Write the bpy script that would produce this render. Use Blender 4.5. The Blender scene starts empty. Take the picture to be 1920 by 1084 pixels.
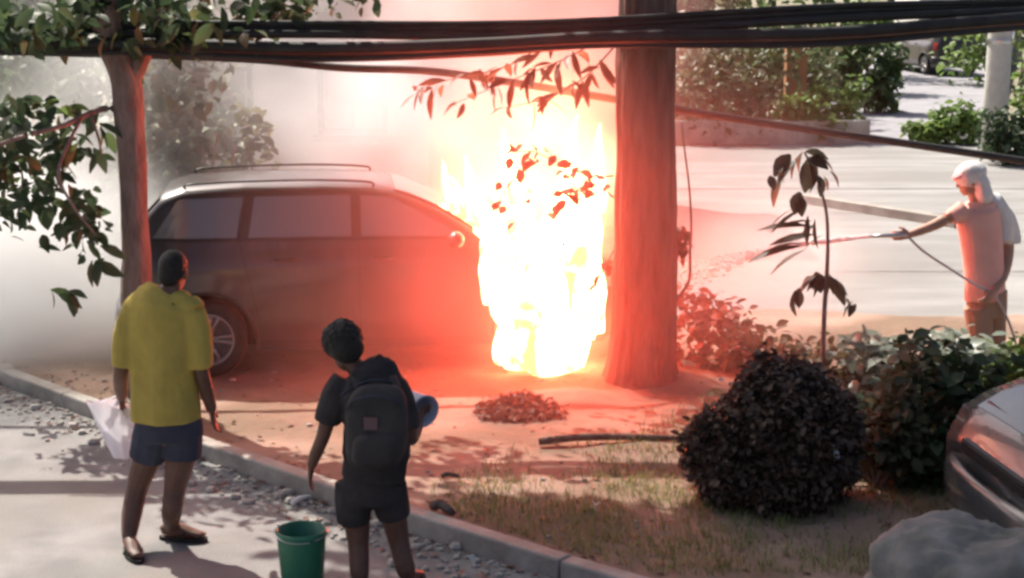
import bpy, bmesh, math, random
from mathutils import Vector, Matrix, Euler, noise, Quaternion

random.seed(7)
rnd = random.random
def U(a, b): return a + (b - a) * random.random()
D = bpy.data
SC = bpy.context.scene
COL = SC.collection
PI = math.pi

# ------------------------------------------------------------------ camera, sky, sun, exposure
CAM_H, PITCH, FPX = 3.15, math.radians(11.0), 3000.0
cam = D.cameras.new('camera'); cam_o = D.objects.new('camera', cam); COL.objects.link(cam_o)
cam.sensor_width = 36.0; cam.lens = 36.0 * FPX / 1920.0
cam.clip_start = 0.1; cam.clip_end = 2000
cam_o.location = (0, 0, CAM_H); cam_o.rotation_euler = (PI / 2 - PITCH, 0, 0)
SC.camera = cam_o

SUN_EL, SUN_AZ = math.radians(50), math.radians(128)      # azimuth of the sun measured from +X, counter-clockwise: behind-left
sun_dir = Vector((math.cos(SUN_EL) * math.cos(SUN_AZ), math.cos(SUN_EL) * math.sin(SUN_AZ), math.sin(SUN_EL)))
w = D.worlds.new('World'); SC.world = w; w.use_nodes = True
nt = w.node_tree
sky = nt.nodes.new('ShaderNodeTexSky'); sky.sky_type = 'NISHITA'; sky.sun_disc = False
sky.sun_elevation = SUN_EL; sky.sun_rotation = PI / 2 - SUN_AZ
sky.dust_density = 5.0; sky.air_density = 0.6; sky.ozone_density = 0.5
nt.links.new(sky.outputs[0], nt.nodes['Background'].inputs['Color'])
nt.nodes['Background'].inputs['Strength'].default_value = 0.095
sun = D.lights.new('sun', 'SUN'); sun.energy = 4.6; sun.angle = math.radians(0.6); sun.color = (1.0, 0.94, 0.84)
sun_o = D.objects.new('sun', sun); COL.objects.link(sun_o)
sun_o.rotation_euler = sun_dir.to_track_quat('Z', 'Y').to_euler(); sun_o.location = (-10, 20, 30)

SC.view_settings.view_transform = 'Standard'
SC.view_settings.look = 'None'
SC.view_settings.exposure = 0.93
SC.view_settings.gamma = 1.0
SC.view_settings.use_curve_mapping = False
SC.render.filter_size = 2.2
try:
    SC.cycles.pixel_filter_type = 'BLACKMAN_HARRIS'
    SC.cycles.filter_width = 3.0
    SC.cycles.volume_bounces = 2
    SC.cycles.max_bounces = 8
    SC.cycles.transparent_max_bounces = 16
    SC.cycles.sample_clamp_indirect = 6.0
    SC.cycles.volume_step_rate = 2.0
    SC.cycles.volume_max_steps = 160
    SC.cycles.sample_clamp_direct = 0
except Exception:
    pass

# ------------------------------------------------------------------ places in the scene
_c, _s = math.cos(PITCH), math.sin(PITCH)
def ray(px, py):
    a = (px - 960) / FPX; b = (542 - py) / FPX
    return Vector((a, _c + b * _s, -_s + b * _c))
def G(px, py, z=0.0):
    d = ray(px, py); t = (z - CAM_H) / d.z
    return Vector((d.x * t, d.y * t, z))
def P(px, py, Y):
    d = ray(px, py); t = Y / d.y
    return Vector((d.x * t, Y, CAM_H + d.z * t))

# ------------------------------------------------------------------ mesh helpers
class MB:
    def __init__(self): self.v = []; self.f = []; self.m = []
    def add(self, vs, fs, mi=0):
        o = len(self.v); self.v += [tuple(p) for p in vs]
        self.f += [tuple(i + o for i in q) for q in fs]; self.m += [mi] * len(fs)
    def box(self, c, s, rot=None, mi=0):
        c = Vector(c); hx, hy, hz = s[0] / 2, s[1] / 2, s[2] / 2
        vs = [Vector((x, y, z)) for x in (-hx, hx) for y in (-hy, hy) for z in (-hz, hz)]
        if rot is not None: vs = [rot @ p for p in vs]
        self.add([p + c for p in vs], [(0, 1, 3, 2), (4, 6, 7, 5), (0, 4, 5, 1), (2, 3, 7, 6), (0, 2, 6, 4), (1, 5, 7, 3)], mi)
    def tube(self, path, radii, n=10, cap=True, mi=0, flat=None):
        """radii: number, or (a, b) pairs; flat: reference side vector along which the first radius lies"""
        path = [Vector(p) for p in path]; k = len(path); rings = []
        if not isinstance(radii, list): radii = [radii] * k
        for i, p in enumerate(path):
            t = (path[min(i + 1, k - 1)] - path[max(i - 1, 0)])
            if t.length < 1e-9: t = Vector((0, 0, 1))
            t.normalize()
            ref = Vector(flat) if flat is not None else (Vector((1, 0, 0)) if abs(t.x) < 0.85 else Vector((0, 1, 0)))
            a = (ref - t * ref.dot(t)).normalized(); b = t.cross(a)
            r = radii[i]; ra, rb = (r if isinstance(r, (tuple, list)) else (r, r))
            rings.append([p + a * ra * math.cos(2 * PI * j / n) + b * rb * math.sin(2 * PI * j / n) for j in range(n)])
        vs = [q for r in rings for q in r]; fs = []
        for i in range(k - 1):
            for j in range(n):
                fs.append((i * n + j, i * n + (j + 1) % n, (i + 1) * n + (j + 1) % n, (i + 1) * n + j))
        if cap:
            fs.append(tuple(range(n - 1, -1, -1))); fs.append(tuple((k - 1) * n + j for j in range(n)))
        self.add(vs, fs, mi)
    def ball(self, c, r, seg=14, ring=9, rot=None, mi=0):
        c = Vector(c); r = r if isinstance(r, (tuple, list)) else (r, r, r)
        vs = [Vector((0, 0, r[2]))]
        for i in range(1, ring):
            th = PI * i / ring
            for j in range(seg):
                ph = 2 * PI * j / seg
                vs.append(Vector((r[0] * math.sin(th) * math.cos(ph), r[1] * math.sin(th) * math.sin(ph), r[2] * math.cos(th))))
        vs.append(Vector((0, 0, -r[2]))); fs = []
        for j in range(seg): fs.append((0, 1 + j, 1 + (j + 1) % seg))
        for i in range(ring - 2):
            for j in range(seg):
                a = 1 + i * seg; b = a + seg
                fs.append((a + j, b + j, b + (j + 1) % seg, a + (j + 1) % seg))
        a = 1 + (ring - 2) * seg
        for j in range(seg): fs.append((a + j, len(vs) - 1, a + (j + 1) % seg))
        if rot is not None: vs = [rot @ p for p in vs]
        self.add([p + c for p in vs], fs, mi)
    def lathe(self, prof, n=28, mi=0, axis=None, origin=(0, 0, 0)):
        """prof: (radius, height) pairs about z, or about a given axis through origin"""
        q = Vector(axis).to_track_quat('Z', 'Y') if axis is not None else Quaternion()
        o = Vector(origin); vs = []; fs = []
        for r, h in prof:
            for j in range(n):
                vs.append(o + q @ Vector((r * math.cos(2 * PI * j / n), r * math.sin(2 * PI * j / n), h)))
        for i in range(len(prof) - 1):
            for j in range(n):
                fs.append((i * n + j, i * n + (j + 1) % n, (i + 1) * n + (j + 1) % n, (i + 1) * n + j))
        self.add(vs, fs, mi)
    def grid(self, fn, nu, nv, mi=0):
        vs = [fn(i / nu, j / nv) for j in range(nv + 1) for i in range(nu + 1)]
        fs = [(j * (nu + 1) + i, j * (nu + 1) + i + 1, (j + 1) * (nu + 1) + i + 1, (j + 1) * (nu + 1) + i) for j in range(nv) for i in range(nu)]
        self.add(vs, fs, mi)
    def mesh(self, name, mats, smooth=True):
        me = D.meshes.new(name); me.from_pydata(self.v, [], self.f)
        for m in (mats if isinstance(mats, (list, tuple)) else [mats]): me.materials.append(m)
        if any(self.m): me.polygons.foreach_set('material_index', self.m)
        if smooth: me.polygons.foreach_set('use_smooth', [True] * len(me.polygons))
        me.update(); return me

def link(name, data, parent=None, loc=(0, 0, 0), rot=(0, 0, 0)):
    o = D.objects.new(name, data); COL.objects.link(o); o.location = loc; o.rotation_euler = rot
    if parent is not None: o.parent = parent
    return o
def part(name, mb, mat, parent=None, smooth=True, loc=(0, 0, 0), rot=(0, 0, 0), label=None):
    o = link(name, mb.mesh(name, mat, smooth), parent, loc, rot)
    if label: o['label'] = label
    return o
def tag(o, label, cat, group=None, kind=None):
    o['label'] = label; o['category'] = cat
    if group: o['group'] = group
    if kind: o['kind'] = kind
    return o
def thing(name, label, cat, loc=(0, 0, 0), rotz=0.0, group=None):
    o = link(name, None, None, loc, (0, 0, rotz)); o.empty_display_size = 0.2
    return tag(o, label, cat, group)
def structure(o): o['kind'] = 'structure'; return o
def stuff(o): o['kind'] = 'stuff'; return o
def fuse(name, mb, mat, parent, voxel=0.008, smooth=4, sub=0):
    """one continuous surface out of overlapping volumes"""
    me = mb.mesh(name + '_raw', mat, True); t = D.objects.new('fuse', me); COL.objects.link(t)
    r = t.modifiers.new('r', 'REMESH'); r.mode = 'VOXEL'; r.voxel_size = voxel; r.use_smooth_shade = True
    if smooth: s_ = t.modifiers.new('s', 'SMOOTH'); s_.iterations = smooth; s_.factor = 0.5
    dg = bpy.context.evaluated_depsgraph_get(); dg.update()
    out = D.meshes.new_from_object(t.evaluated_get(dg)); out.name = name
    D.objects.remove(t); D.meshes.remove(me)
    out.materials.clear(); out.materials.append(mat)
    out.polygons.foreach_set('use_smooth', [True] * len(out.polygons))
    return link(name, out, parent)
def lerp(a, b, t): return a + (b - a) * t
def sm(t): t = max(0.0, min(1.0, t)); return t * t * (3 - 2 * t)
def path_at(p, t):
    p = [Vector(q) for q in p]; x = t * (len(p) - 1); i = min(int(x), len(p) - 2); return p[i].lerp(p[i + 1], x - i)
def spline(pts, n):
    pts = [Vector(p) for p in pts]; out = []; k = len(pts)
    for i in range(k - 1):
        p0, p1, p2, p3 = pts[max(i - 1, 0)], pts[i], pts[i + 1], pts[min(i + 2, k - 1)]
        for j in range(n):
            t = j / n
            out.append(0.5 * ((2 * p1) + (p2 - p0) * t + (2 * p0 - 5 * p1 + 4 * p2 - p3) * t * t + (3 * p1 - p0 - 3 * p2 + p3) * t ** 3))
    out.append(pts[-1]); return out

# ------------------------------------------------------------------ materials
def nodes(m):
    m.use_nodes = True; t = m.node_tree; return t, t.nodes['Principled BSDF']
def mat(name, c, rough=0.7, c2=None, scale=6.0, bump=0.0, bscale=40.0, metal=0.0, spec=0.4, detail=6.0, c3=None, scale3=1.2, coat=0.0, stretch=None):
    m = D.materials.new(name); t, b = nodes(m); L = t.links.new
    b.inputs['Roughness'].default_value = rough; b.inputs['Metallic'].default_value = metal
    b.inputs['Specular IOR Level'].default_value = spec; b.inputs['Coat Weight'].default_value = coat
    b.inputs['Base Color'].default_value = (*c, 1)
    co = t.nodes.new('ShaderNodeTexCoord'); src = co.outputs['Object']
    if stretch:
        mp = t.nodes.new('ShaderNodeMapping'); mp.inputs['Scale'].default_value = stretch; L(src, mp.inputs['Vector']); src = mp.outputs['Vector']
    col = None
    if c2:
        n = t.nodes.new('ShaderNodeTexNoise'); n.inputs['Scale'].default_value = scale; n.inputs['Detail'].default_value = detail
        L(src, n.inputs['Vector'])
        r = t.nodes.new('ShaderNodeValToRGB'); r.color_ramp.elements[0].position = 0.36; r.color_ramp.elements[1].position = 0.64
        r.color_ramp.elements[0].color = (*c, 1); r.color_ramp.elements[1].color = (*c2, 1)
        L(n.outputs['Fac'], r.inputs['Fac']); col = r.outputs['Color']
    if c3 and col is not None:
        n = t.nodes.new('ShaderNodeTexNoise'); n.inputs['Scale'].default_value = scale3; n.inputs['Detail'].default_value = 4
        L(src, n.inputs['Vector'])
        r = t.nodes.new('ShaderNodeValToRGB'); r.color_ramp.elements[0].position = 0.45; r.color_ramp.elements[1].position = 0.62
        L(n.outputs['Fac'], r.inputs['Fac'])
        x = t.nodes.new('ShaderNodeMix'); x.data_type = 'RGBA'
        L(r.outputs['Color'], x.inputs['Factor']); L(col, x.inputs['A']); x.inputs['B'].default_value = (*c3, 1); col = x.outputs['Result']
    if col is not None: L(col, b.inputs['Base Color'])
    if bump:
        n = t.nodes.new('ShaderNodeTexNoise'); n.inputs['Scale'].default_value = bscale; n.inputs['Detail'].default_value = 6
        L(src, n.inputs['Vector'])
        bp = t.nodes.new('ShaderNodeBump'); bp.inputs['Strength'].default_value = bump; bp.inputs['Distance'].default_value = 0.02
        L(n.outputs['Fac'], bp.inputs['Height']); L(bp.outputs['Normal'], b.inputs['Normal'])
    return m
def leafmat(name, c, c2, tr=0.4, rough=0.5):
    m = D.materials.new(name); t, b = nodes(m); L = t.links.new
    n = t.nodes.new('ShaderNodeTexNoise'); n.inputs['Scale'].default_value = 3.0
    oi = t.nodes.new('ShaderNodeObjectInfo'); ge = t.nodes.new('ShaderNodeNewGeometry')
    ad = t.nodes.new('ShaderNodeMath'); ad.operation = 'ADD'; L(oi.outputs['Random'], ad.inputs[0]); L(ge.outputs['Random Per Island'], ad.inputs[1])
    fr = t.nodes.new('ShaderNodeMath'); fr.operation = 'FRACT'; L(ad.outputs[0], fr.inputs[0])
    x = t.nodes.new('ShaderNodeMix'); x.data_type = 'RGBA'; L(fr.outputs[0], x.inputs['Factor'])
    x.inputs['A'].default_value = (*c, 1); x.inputs['B'].default_value = (*c2, 1)
    L(x.outputs['Result'], b.inputs['Base Color']); b.inputs['Roughness'].default_value = rough; b.inputs['Specular IOR Level'].default_value = 0.35
    tl = t.nodes.new('ShaderNodeBsdfTranslucent'); L(x.outputs['Result'], tl.inputs['Color'])
    mx = t.nodes.new('ShaderNodeMixShader'); mx.inputs['Fac'].default_value = tr
    L(b.outputs[0], mx.inputs[1]); L(tl.outputs[0], mx.inputs[2]); L(mx.outputs[0], t.nodes['Material Output'].inputs['Surface'])
    return m

M = {}
M['dirt'] = mat('dirt', (0.26, 0.175, 0.135), 0.95, (0.34, 0.24, 0.185), 2.2, 0.6, 14, c3=(0.20, 0.14, 0.10), scale3=0.9, spec=0.15)
M['asphalt'] = mat('dusty_asphalt', (0.17, 0.165, 0.165), 0.9, (0.25, 0.24, 0.235), 3.0, 0.5, 60, c3=(0.20, 0.185, 0.17), scale3=0.7, spec=0.25)
M['concrete'] = mat('pale_concrete', (0.225, 0.22, 0.212), 0.9, (0.31, 0.303, 0.295), 2.2, 0.5, 45, c3=(0.22, 0.21, 0.20), scale3=0.45, spec=0.2, stretch=(0.3, 1.0, 1.0))
M['road_seam'] = mat('road_seam', (0.16, 0.15, 0.145), 0.9, (0.24, 0.23, 0.22), 3, spec=0.15)
M['kerb'] = mat('kerb_concrete', (0.42, 0.39, 0.35), 0.9, (0.30, 0.27, 0.24), 5, 0.5, 30, spec=0.2)
M['ground'] = mat('far_ground', (0.20, 0.19, 0.13), 0.95, (0.28, 0.25, 0.19), 0.4, spec=0.1)
M['bark'] = mat('bark', (0.085, 0.066, 0.058), 0.95, (0.16, 0.125, 0.108), 5, 1.0, 16, spec=0.15, stretch=(3, 3, 0.5))
M['bark_thin'] = mat('smooth_bark', (0.20, 0.13, 0.11), 0.9, (0.31, 0.22, 0.19), 7, 0.7, 20, spec=0.2, stretch=(2, 2, 0.7))
M['leaf_dark'] = leafmat('leaf_dark', (0.035, 0.06, 0.028), (0.07, 0.10, 0.05))
M['leaf_mid'] = leafmat('leaf_mid', (0.06, 0.10, 0.035), (0.11, 0.15, 0.06))
M['leaf_bright'] = leafmat('leaf_bright', (0.12, 0.20, 0.05), (0.20, 0.27, 0.08))
M['leaf_olive'] = leafmat('leaf_olive', (0.11, 0.11, 0.06), (0.17, 0.16, 0.09))
M['leaf_grey'] = leafmat('leaf_grey', (0.22, 0.26, 0.20), (0.34, 0.38, 0.32), rough=0.35)
M['leaf_brown'] = leafmat('leaf_brown', (0.14, 0.06, 0.04), (0.20, 0.09, 0.06), tr=0.2)
M['leaf_plum'] = leafmat('leaf_plum', (0.07, 0.042, 0.03), (0.125, 0.08, 0.055), tr=0.15)
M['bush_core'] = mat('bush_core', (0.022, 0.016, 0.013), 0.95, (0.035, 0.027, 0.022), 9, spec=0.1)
M['leaf_dusk'] = leafmat('leaf_dusk', (0.045, 0.05, 0.035), (0.075, 0.08, 0.055), tr=0.25)
M['grass'] = leafmat('grass', (0.15, 0.19, 0.055), (0.32, 0.32, 0.13), tr=0.3, rough=0.8)
M['boulder'] = mat('dark_boulder', (0.042, 0.028, 0.023), 0.85, (0.066, 0.046, 0.038), 4, 0.8, 9, spec=0.3)
M['rock'] = mat('grey_rock', (0.17, 0.165, 0.155), 0.9, (0.25, 0.24, 0.225), 4, 0.7, 14, c3=(0.13, 0.13, 0.11), scale3=3, spec=0.2)
M['log'] = mat('charred_log', (0.07, 0.04, 0.032), 0.95, (0.12, 0.075, 0.06), 6, 0.8, 18, spec=0.1)
M['cable'] = mat('cable_rubber', (0.022, 0.021, 0.021), 0.6, (0.035, 0.033, 0.032), 8, spec=0.35)
M['skin'] = mat('brown_skin', (0.105, 0.05, 0.035), 0.55, (0.14, 0.068, 0.048), 12, spec=0.4)
M['skin_light'] = mat('tan_skin', (0.36, 0.20, 0.14), 0.55, (0.42, 0.25, 0.18), 12, spec=0.4)
M['hair'] = mat('black_hair', (0.012, 0.010, 0.009), 0.6, (0.022, 0.018, 0.016), 60, 0.6, 120, spec=0.3)
M['yellow'] = mat('yellow_cotton', (0.46, 0.35, 0.085), 0.9, (0.39, 0.295, 0.075), 7, 0.9, 11, spec=0.15)
M['navy'] = mat('navy_cotton', (0.045, 0.048, 0.068), 0.9, (0.06, 0.062, 0.085), 9, 0.3, 40, spec=0.15)
M['blackcloth'] = mat('dark_cotton', (0.030, 0.027, 0.028), 0.9, (0.055, 0.048, 0.048), 6, 0.9, 11, spec=0.15)
M['packcloth'] = mat('pack_fabric', (0.038, 0.034, 0.034), 0.85, (0.055, 0.05, 0.048), 5, 0.5, 20, spec=0.25)
M['faded'] = mat('faded_patch', (0.16, 0.10, 0.10), 0.9, spec=0.1)
M['olivecloth'] = mat('olive_cotton', (0.07, 0.075, 0.035), 0.9, spec=0.15)
M['salmon'] = mat('salmon_cotton', (0.80, 0.46, 0.39), 0.9, (0.75, 0.40, 0.34), 6, 0.3, 30, spec=0.15)
M['whitecloth'] = mat('white_cotton', (0.72, 0.70, 0.68), 0.9, (0.65, 0.63, 0.61), 8, 0.3, 30, spec=0.15)
M['rubber'] = mat('rubber', (0.02, 0.02, 0.02), 0.8, (0.035, 0.033, 0.03), 9, 0.3, 60, spec=0.3)
M['white_plastic'] = mat('white_plastic', (0.78, 0.77, 0.80), 0.4, (0.70, 0.69, 0.71), 3, spec=0.45)
M['bag_film'] = leafmat('bag_film', (0.80, 0.79, 0.83), (0.80, 0.79, 0.83), tr=0.35, rough=0.4)
M['grey_plastic'] = mat('grey_plastic', (0.42, 0.44, 0.54), 0.45, (0.36, 0.38, 0.47), 4, spec=0.45)
M['green_plastic'] = mat('green_plastic', (0.02, 0.16, 0.085), 0.4, (0.015, 0.12, 0.065), 4, spec=0.5)
M['steel'] = mat('steel', (0.5, 0.5, 0.5), 0.35, metal=1.0)
M['paint'] = mat('charcoal_paint', (0.058, 0.050, 0.051), 0.30, (0.045, 0.038, 0.039), 3, metal=0.3, coat=0.6, spec=0.5)
M['paint_grey'] = mat('graphite_paint', (0.085, 0.088, 0.092), 0.25, (0.07, 0.073, 0.076), 4, metal=0.15, coat=0.6, spec=0.5)
M['trim'] = mat('black_trim', (0.018, 0.017, 0.017), 0.5, (0.026, 0.024, 0.024), 10, spec=0.4)
M['rim'] = mat('alloy_rim', (0.36, 0.34, 0.34), 0.4, (0.28, 0.26, 0.26), 8, metal=0.6)
M['lamp_red'] = mat('red_lens', (0.35, 0.03, 0.03), 0.15, spec=0.6)
M['lamp_clear'] = mat('clear_lens', (0.55, 0.55, 0.57), 0.1, spec=0.8, metal=0.4)
M['plaster'] = mat('pale_plaster', (0.62, 0.60, 0.57), 0.9, (0.55, 0.53, 0.5), 1.5, 0.2, 20, spec=0.1)
M['roof'] = mat('roof_sheet', (0.32, 0.28, 0.26), 0.7, (0.25, 0.22, 0.21), 3)
M['pole'] = mat('pole_concrete', (0.52, 0.51, 0.46), 0.85, (0.44, 0.43, 0.39), 5, 0.2, 30, spec=0.2)
M['rust'] = mat('rusty_orange', (0.40, 0.20, 0.10), 0.9, (0.28, 0.15, 0.08), 5, spec=0.1)
M['paper'] = mat('white_scrap', (0.72, 0.71, 0.68), 0.8, spec=0.2)
M['stone'] = mat('pale_stone', (0.45, 0.42, 0.38), 0.9, (0.34, 0.31, 0.28), 9, spec=0.2)
def glassmat():
    m = D.materials.new('dusty_glass'); t, b = nodes(m)
    b.inputs['Base Color'].default_value = (0.17, 0.165, 0.16, 1); b.inputs['Roughness'].default_value = 0.25
    b.inputs['Specular IOR Level'].default_value = 1.0; b.inputs['Metallic'].default_value = 0.25; b.inputs['Coat Weight'].default_value = 1.0
    return m
M['glass'] = glassmat()

def flamemat(name, col, strength):
    m = D.materials.new(name); m.use_nodes = True; t = m.node_tree; t.nodes.clear()
    e = t.nodes.new('ShaderNodeEmission'); e.inputs['Color'].default_value = (*col, 1); e.inputs['Strength'].default_value = strength
    f = t.nodes.new('ShaderNodeEmission'); f.inputs['Color'].default_value = (1.0, 0.50, 0.17, 1); f.inputs['Strength'].default_value = 1.5
    co = t.nodes.new('ShaderNodeTexCoord'); mp = t.nodes.new('ShaderNodeMapping'); mp.inputs['Scale'].default_value = (1, 1, .45); t.links.new(co.outputs['Object'], mp.inputs['Vector'])
    n = t.nodes.new('ShaderNodeTexNoise'); n.inputs['Scale'].default_value = 4.5; n.inputs['Detail'].default_value = 5; n.inputs['Distortion'].default_value = .6; t.links.new(mp.outputs[0], n.inputs['Vector'])
    r = t.nodes.new('ShaderNodeValToRGB'); r.color_ramp.elements[0].position = .40; r.color_ramp.elements[1].position = .52; t.links.new(n.outputs['Fac'], r.inputs['Fac'])
    x = t.nodes.new('ShaderNodeMixShader'); t.links.new(r.outputs[0], x.inputs[0]); t.links.new(f.outputs[0], x.inputs[1]); t.links.new(e.outputs[0], x.inputs[2])
    o = t.nodes.new('ShaderNodeOutputMaterial'); t.links.new(x.outputs[0], o.inputs['Surface'])
    return m
def volmat(name, dens, centre, radius, color=(1, 1, 1), aniso=0.2, nscale=0.8, lo=0.35, hi=0.75, emit=None, estr=0.0, power=1.0, detail=3.0, absorb=None):
    """a cloud: density falls off from CENTRE within the ellipsoid RADIUS (world metres), broken up by noise; the flames' gas glows"""
    m = D.materials.new(name); m.use_nodes = True; t = m.node_tree; t.nodes.clear(); L = t.links.new
    N = t.nodes.new
    co = N('ShaderNodeTexCoord')
    mp = N('ShaderNodeVectorMath'); mp.operation = 'SUBTRACT'; L(co.outputs['Object'], mp.inputs[0]); mp.inputs[1].default_value = centre
    dv = N('ShaderNodeVectorMath'); dv.operation = 'DIVIDE'; L(mp.outputs[0], dv.inputs[0]); dv.inputs[1].default_value = radius
    ln = N('ShaderNodeVectorMath'); ln.operation = 'LENGTH'; L(dv.outputs[0], ln.inputs[0])
    fo = N('ShaderNodeMapRange'); fo.interpolation_type = 'SMOOTHSTEP'; L(ln.outputs['Value'], fo.inputs['Value'])
    fo.inputs['From Min'].default_value = 0.0; fo.inputs['From Max'].default_value = 1.0; fo.inputs['To Min'].default_value = 1.0; fo.inputs['To Max'].default_value = 0.0
    pw = N('ShaderNodeMath'); pw.operation = 'POWER'; L(fo.outputs[0], pw.inputs[0]); pw.inputs[1].default_value = power
    nz = N('ShaderNodeTexNoise'); nz.inputs['Scale'].default_value = nscale; nz.inputs['Detail'].default_value = detail; L(co.outputs['Object'], nz.inputs['Vector'])
    nr = N('ShaderNodeMapRange'); L(nz.outputs['Fac'], nr.inputs['Value']); nr.inputs['From Min'].default_value = lo; nr.inputs['From Max'].default_value = hi
    nr.inputs['To Min'].default_value = 0.0; nr.inputs['To Max'].default_value = 1.0
    ml = N('ShaderNodeMath'); ml.operation = 'MULTIPLY'; L(pw.outputs[0], ml.inputs[0]); L(nr.outputs[0], ml.inputs[1])
    pv = N('ShaderNodeVolumePrincipled'); pv.inputs['Color'].default_value = (*color, 1); pv.inputs['Anisotropy'].default_value = aniso
    d = N('ShaderNodeMath'); d.operation = 'MULTIPLY'; L(ml.outputs[0], d.inputs[0]); d.inputs[1].default_value = dens; L(d.outputs[0], pv.inputs['Density'])
    pv.inputs['Blackbody Intensity'].default_value = 0
    if emit:
        e = N('ShaderNodeMath'); e.operation = 'MULTIPLY'; L(ml.outputs[0], e.inputs[0]); e.inputs[1].default_value = estr
        L(e.outputs[0], pv.inputs['Emission Strength']); pv.inputs['Emission Color'].default_value = (*emit, 1)
    o = N('ShaderNodeOutputMaterial'); L(pv.outputs[0], o.inputs['Volume'])
    return m

# ------------------------------------------------------------------ the ground, roads, kerb
KERB = [G(-700, 450), G(-300, 608), G(0, 720), G(400, 868), G(700, 975), G(1050, 1086), G(1500, 1225), G(2300, 1440)]
def kerb_y(x):
    for a, b in zip(KERB, KERB[1:]):
        if a.x <= x <= b.x: return lerp(a.y, b.y, (x - a.x) / (b.x - a.x))
    return KERB[0].y if x < KERB[0].x else KERB[-1].y
VZ = 0.09
def hgt(x, y):
    h = 0.018 * noise.noise(Vector((x * 1.3, y * 1.3, 0))) + 0.012 * noise.noise(Vector((x * 4, y * 4, 3)))
    for cx, cy, r, a in ((G(975, 797).x, G(975, 797).y, 0.36, 0.12), (G(1080, 770).x, G(1080, 770).y, 0.5, 0.06), (1.05, 12.0, 0.75, 0.10), (0.9, 10.15, 0.55, 0.04), (-0.4, 11.3, 0.5, 0.03), (2.2, 11.2, 1.3, 0.12)):
        d = math.hypot(x - cx, (y - cy) * 1.3) / r
        if d < 1: h += a * (1 - d * d) ** 2
    return h
mb = MB(); mb.grid(lambda u, v: Vector((lerp(-150, 150, u), lerp(-30, 270, v), -0.03)), 30, 30)
o = structure(part('ground', mb, M['ground']))
mb = MB()
mb.grid(lambda u, v: (lambda x: Vector((x, lerp(-3, kerb_y(x) - 0.02, v), 0.004 * noise.noise(Vector((x * 2, v * 20, 0))))))(lerp(-14, 9, u)), 90, 60)
structure(part('near_road', mb, M['asphalt']))
FAR_Y = 14.7
mb = MB()
def vf(u, v):
    x = lerp(-14, 9, u); y0 = kerb_y(x) + 0.1; y1 = FAR_Y + 0.3 * noise.noise(Vector((x * 0.6, 0, 9)))
    y = lerp(y0, y1, v); z = VZ + hgt(x, y)
    if v > 0.99: z = -0.02
    if v < 0.001: z = VZ - 0.012
    return Vector((x, y, z))
mb.grid(vf, 230, 110)
structure(part('verge', mb, M['dirt']))
mb = MB(); mb.grid(lambda u, v: Vector((lerp(-60, 60, u), lerp(FAR_Y - 0.6, 30.5, v), 0.0)), 60, 20)
far_road = structure(part('far_road', mb, M['concrete']))
# concrete road slabs show as thin joints
for k, yy in enumerate((17.2, 21.6, 24.2)):
    mb = MB(); mb.grid(lambda u, v: Vector((lerp(-40, 40, u), yy + .05 * noise.noise(Vector((u * 30, k, 0))) + (v - .5) * (.07 + .02 * k), 0.004)), 60, 1)
    part('road_joint', mb, M['road_seam'], far_road, False)
mb = MB(); a, b = G(1535, 385), G(1765, 422)
dv = (b - a); mb.box((a + b) / 2 + Vector((0, 0, 0.06)), (dv.length * 1.25, 0.16, 0.12), Matrix.Rotation(math.atan2(dv.y, dv.x), 3, 'Z'))
structure(part('road_divider_kerb', mb, M['kerb'], None, False))
# kerb stones, each its own piece
kerb = structure(link('kerb', None))
for a, b in zip(KERB, KERB[1:]):
    n = max(1, int((b - a).length / 0.9)); d = (b - a).normalized(); nrm = Vector((-d.y, d.x, 0))
    ang = math.atan2(d.y, d.x)
    for i in range(n):
        p = a.lerp(b, (i + 0.5) / n) + nrm * (0.05 + U(-.008, .008))
        mb = MB(); ln = (b - a).length / n - 0.012
        mb.box((0, 0, 0), (ln, 0.115, 0.16))
        q = part('kerb_stone', mb, M['kerb'], kerb, False, p + Vector((0, 0, 0.035 + U(-.006, .006))), (U(-.02, .02), U(-.008, .008), ang + U(-.008, .008)))
        bv = q.modifiers.new('b', 'BEVEL'); bv.width = 0.014; bv.segments = 2

# side street behind on the right, running away from the far road
mb = MB(); mb.grid(lambda u, v: Vector((lerp(lerp(4.9, 22.0, v), lerp(9.3, 28.0, v), u), lerp(30.45, 90, v), 0.004 + 1.4 * v * v)), 8, 20)
structure(part('side_street', mb, mat('street_asphalt', (0.25, 0.245, 0.26), 0.9, (0.31, 0.30, 0.32), 1.2, spec=0.2)))
# rising land beyond
mb = MB()
mb.grid(lambda u, v: (lambda x, y: Vector((x, y, -0.2 + 7.0 * sm((y - 60) / 100) + 1.2 * noise.noise(Vector((x * .04, y * .04, 0))) * sm((y - 50) / 40))))(lerp(-110, 110, u), lerp(45, 190, v)), 50, 40)
structure(part('hillside', mb, M['ground']))

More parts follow.
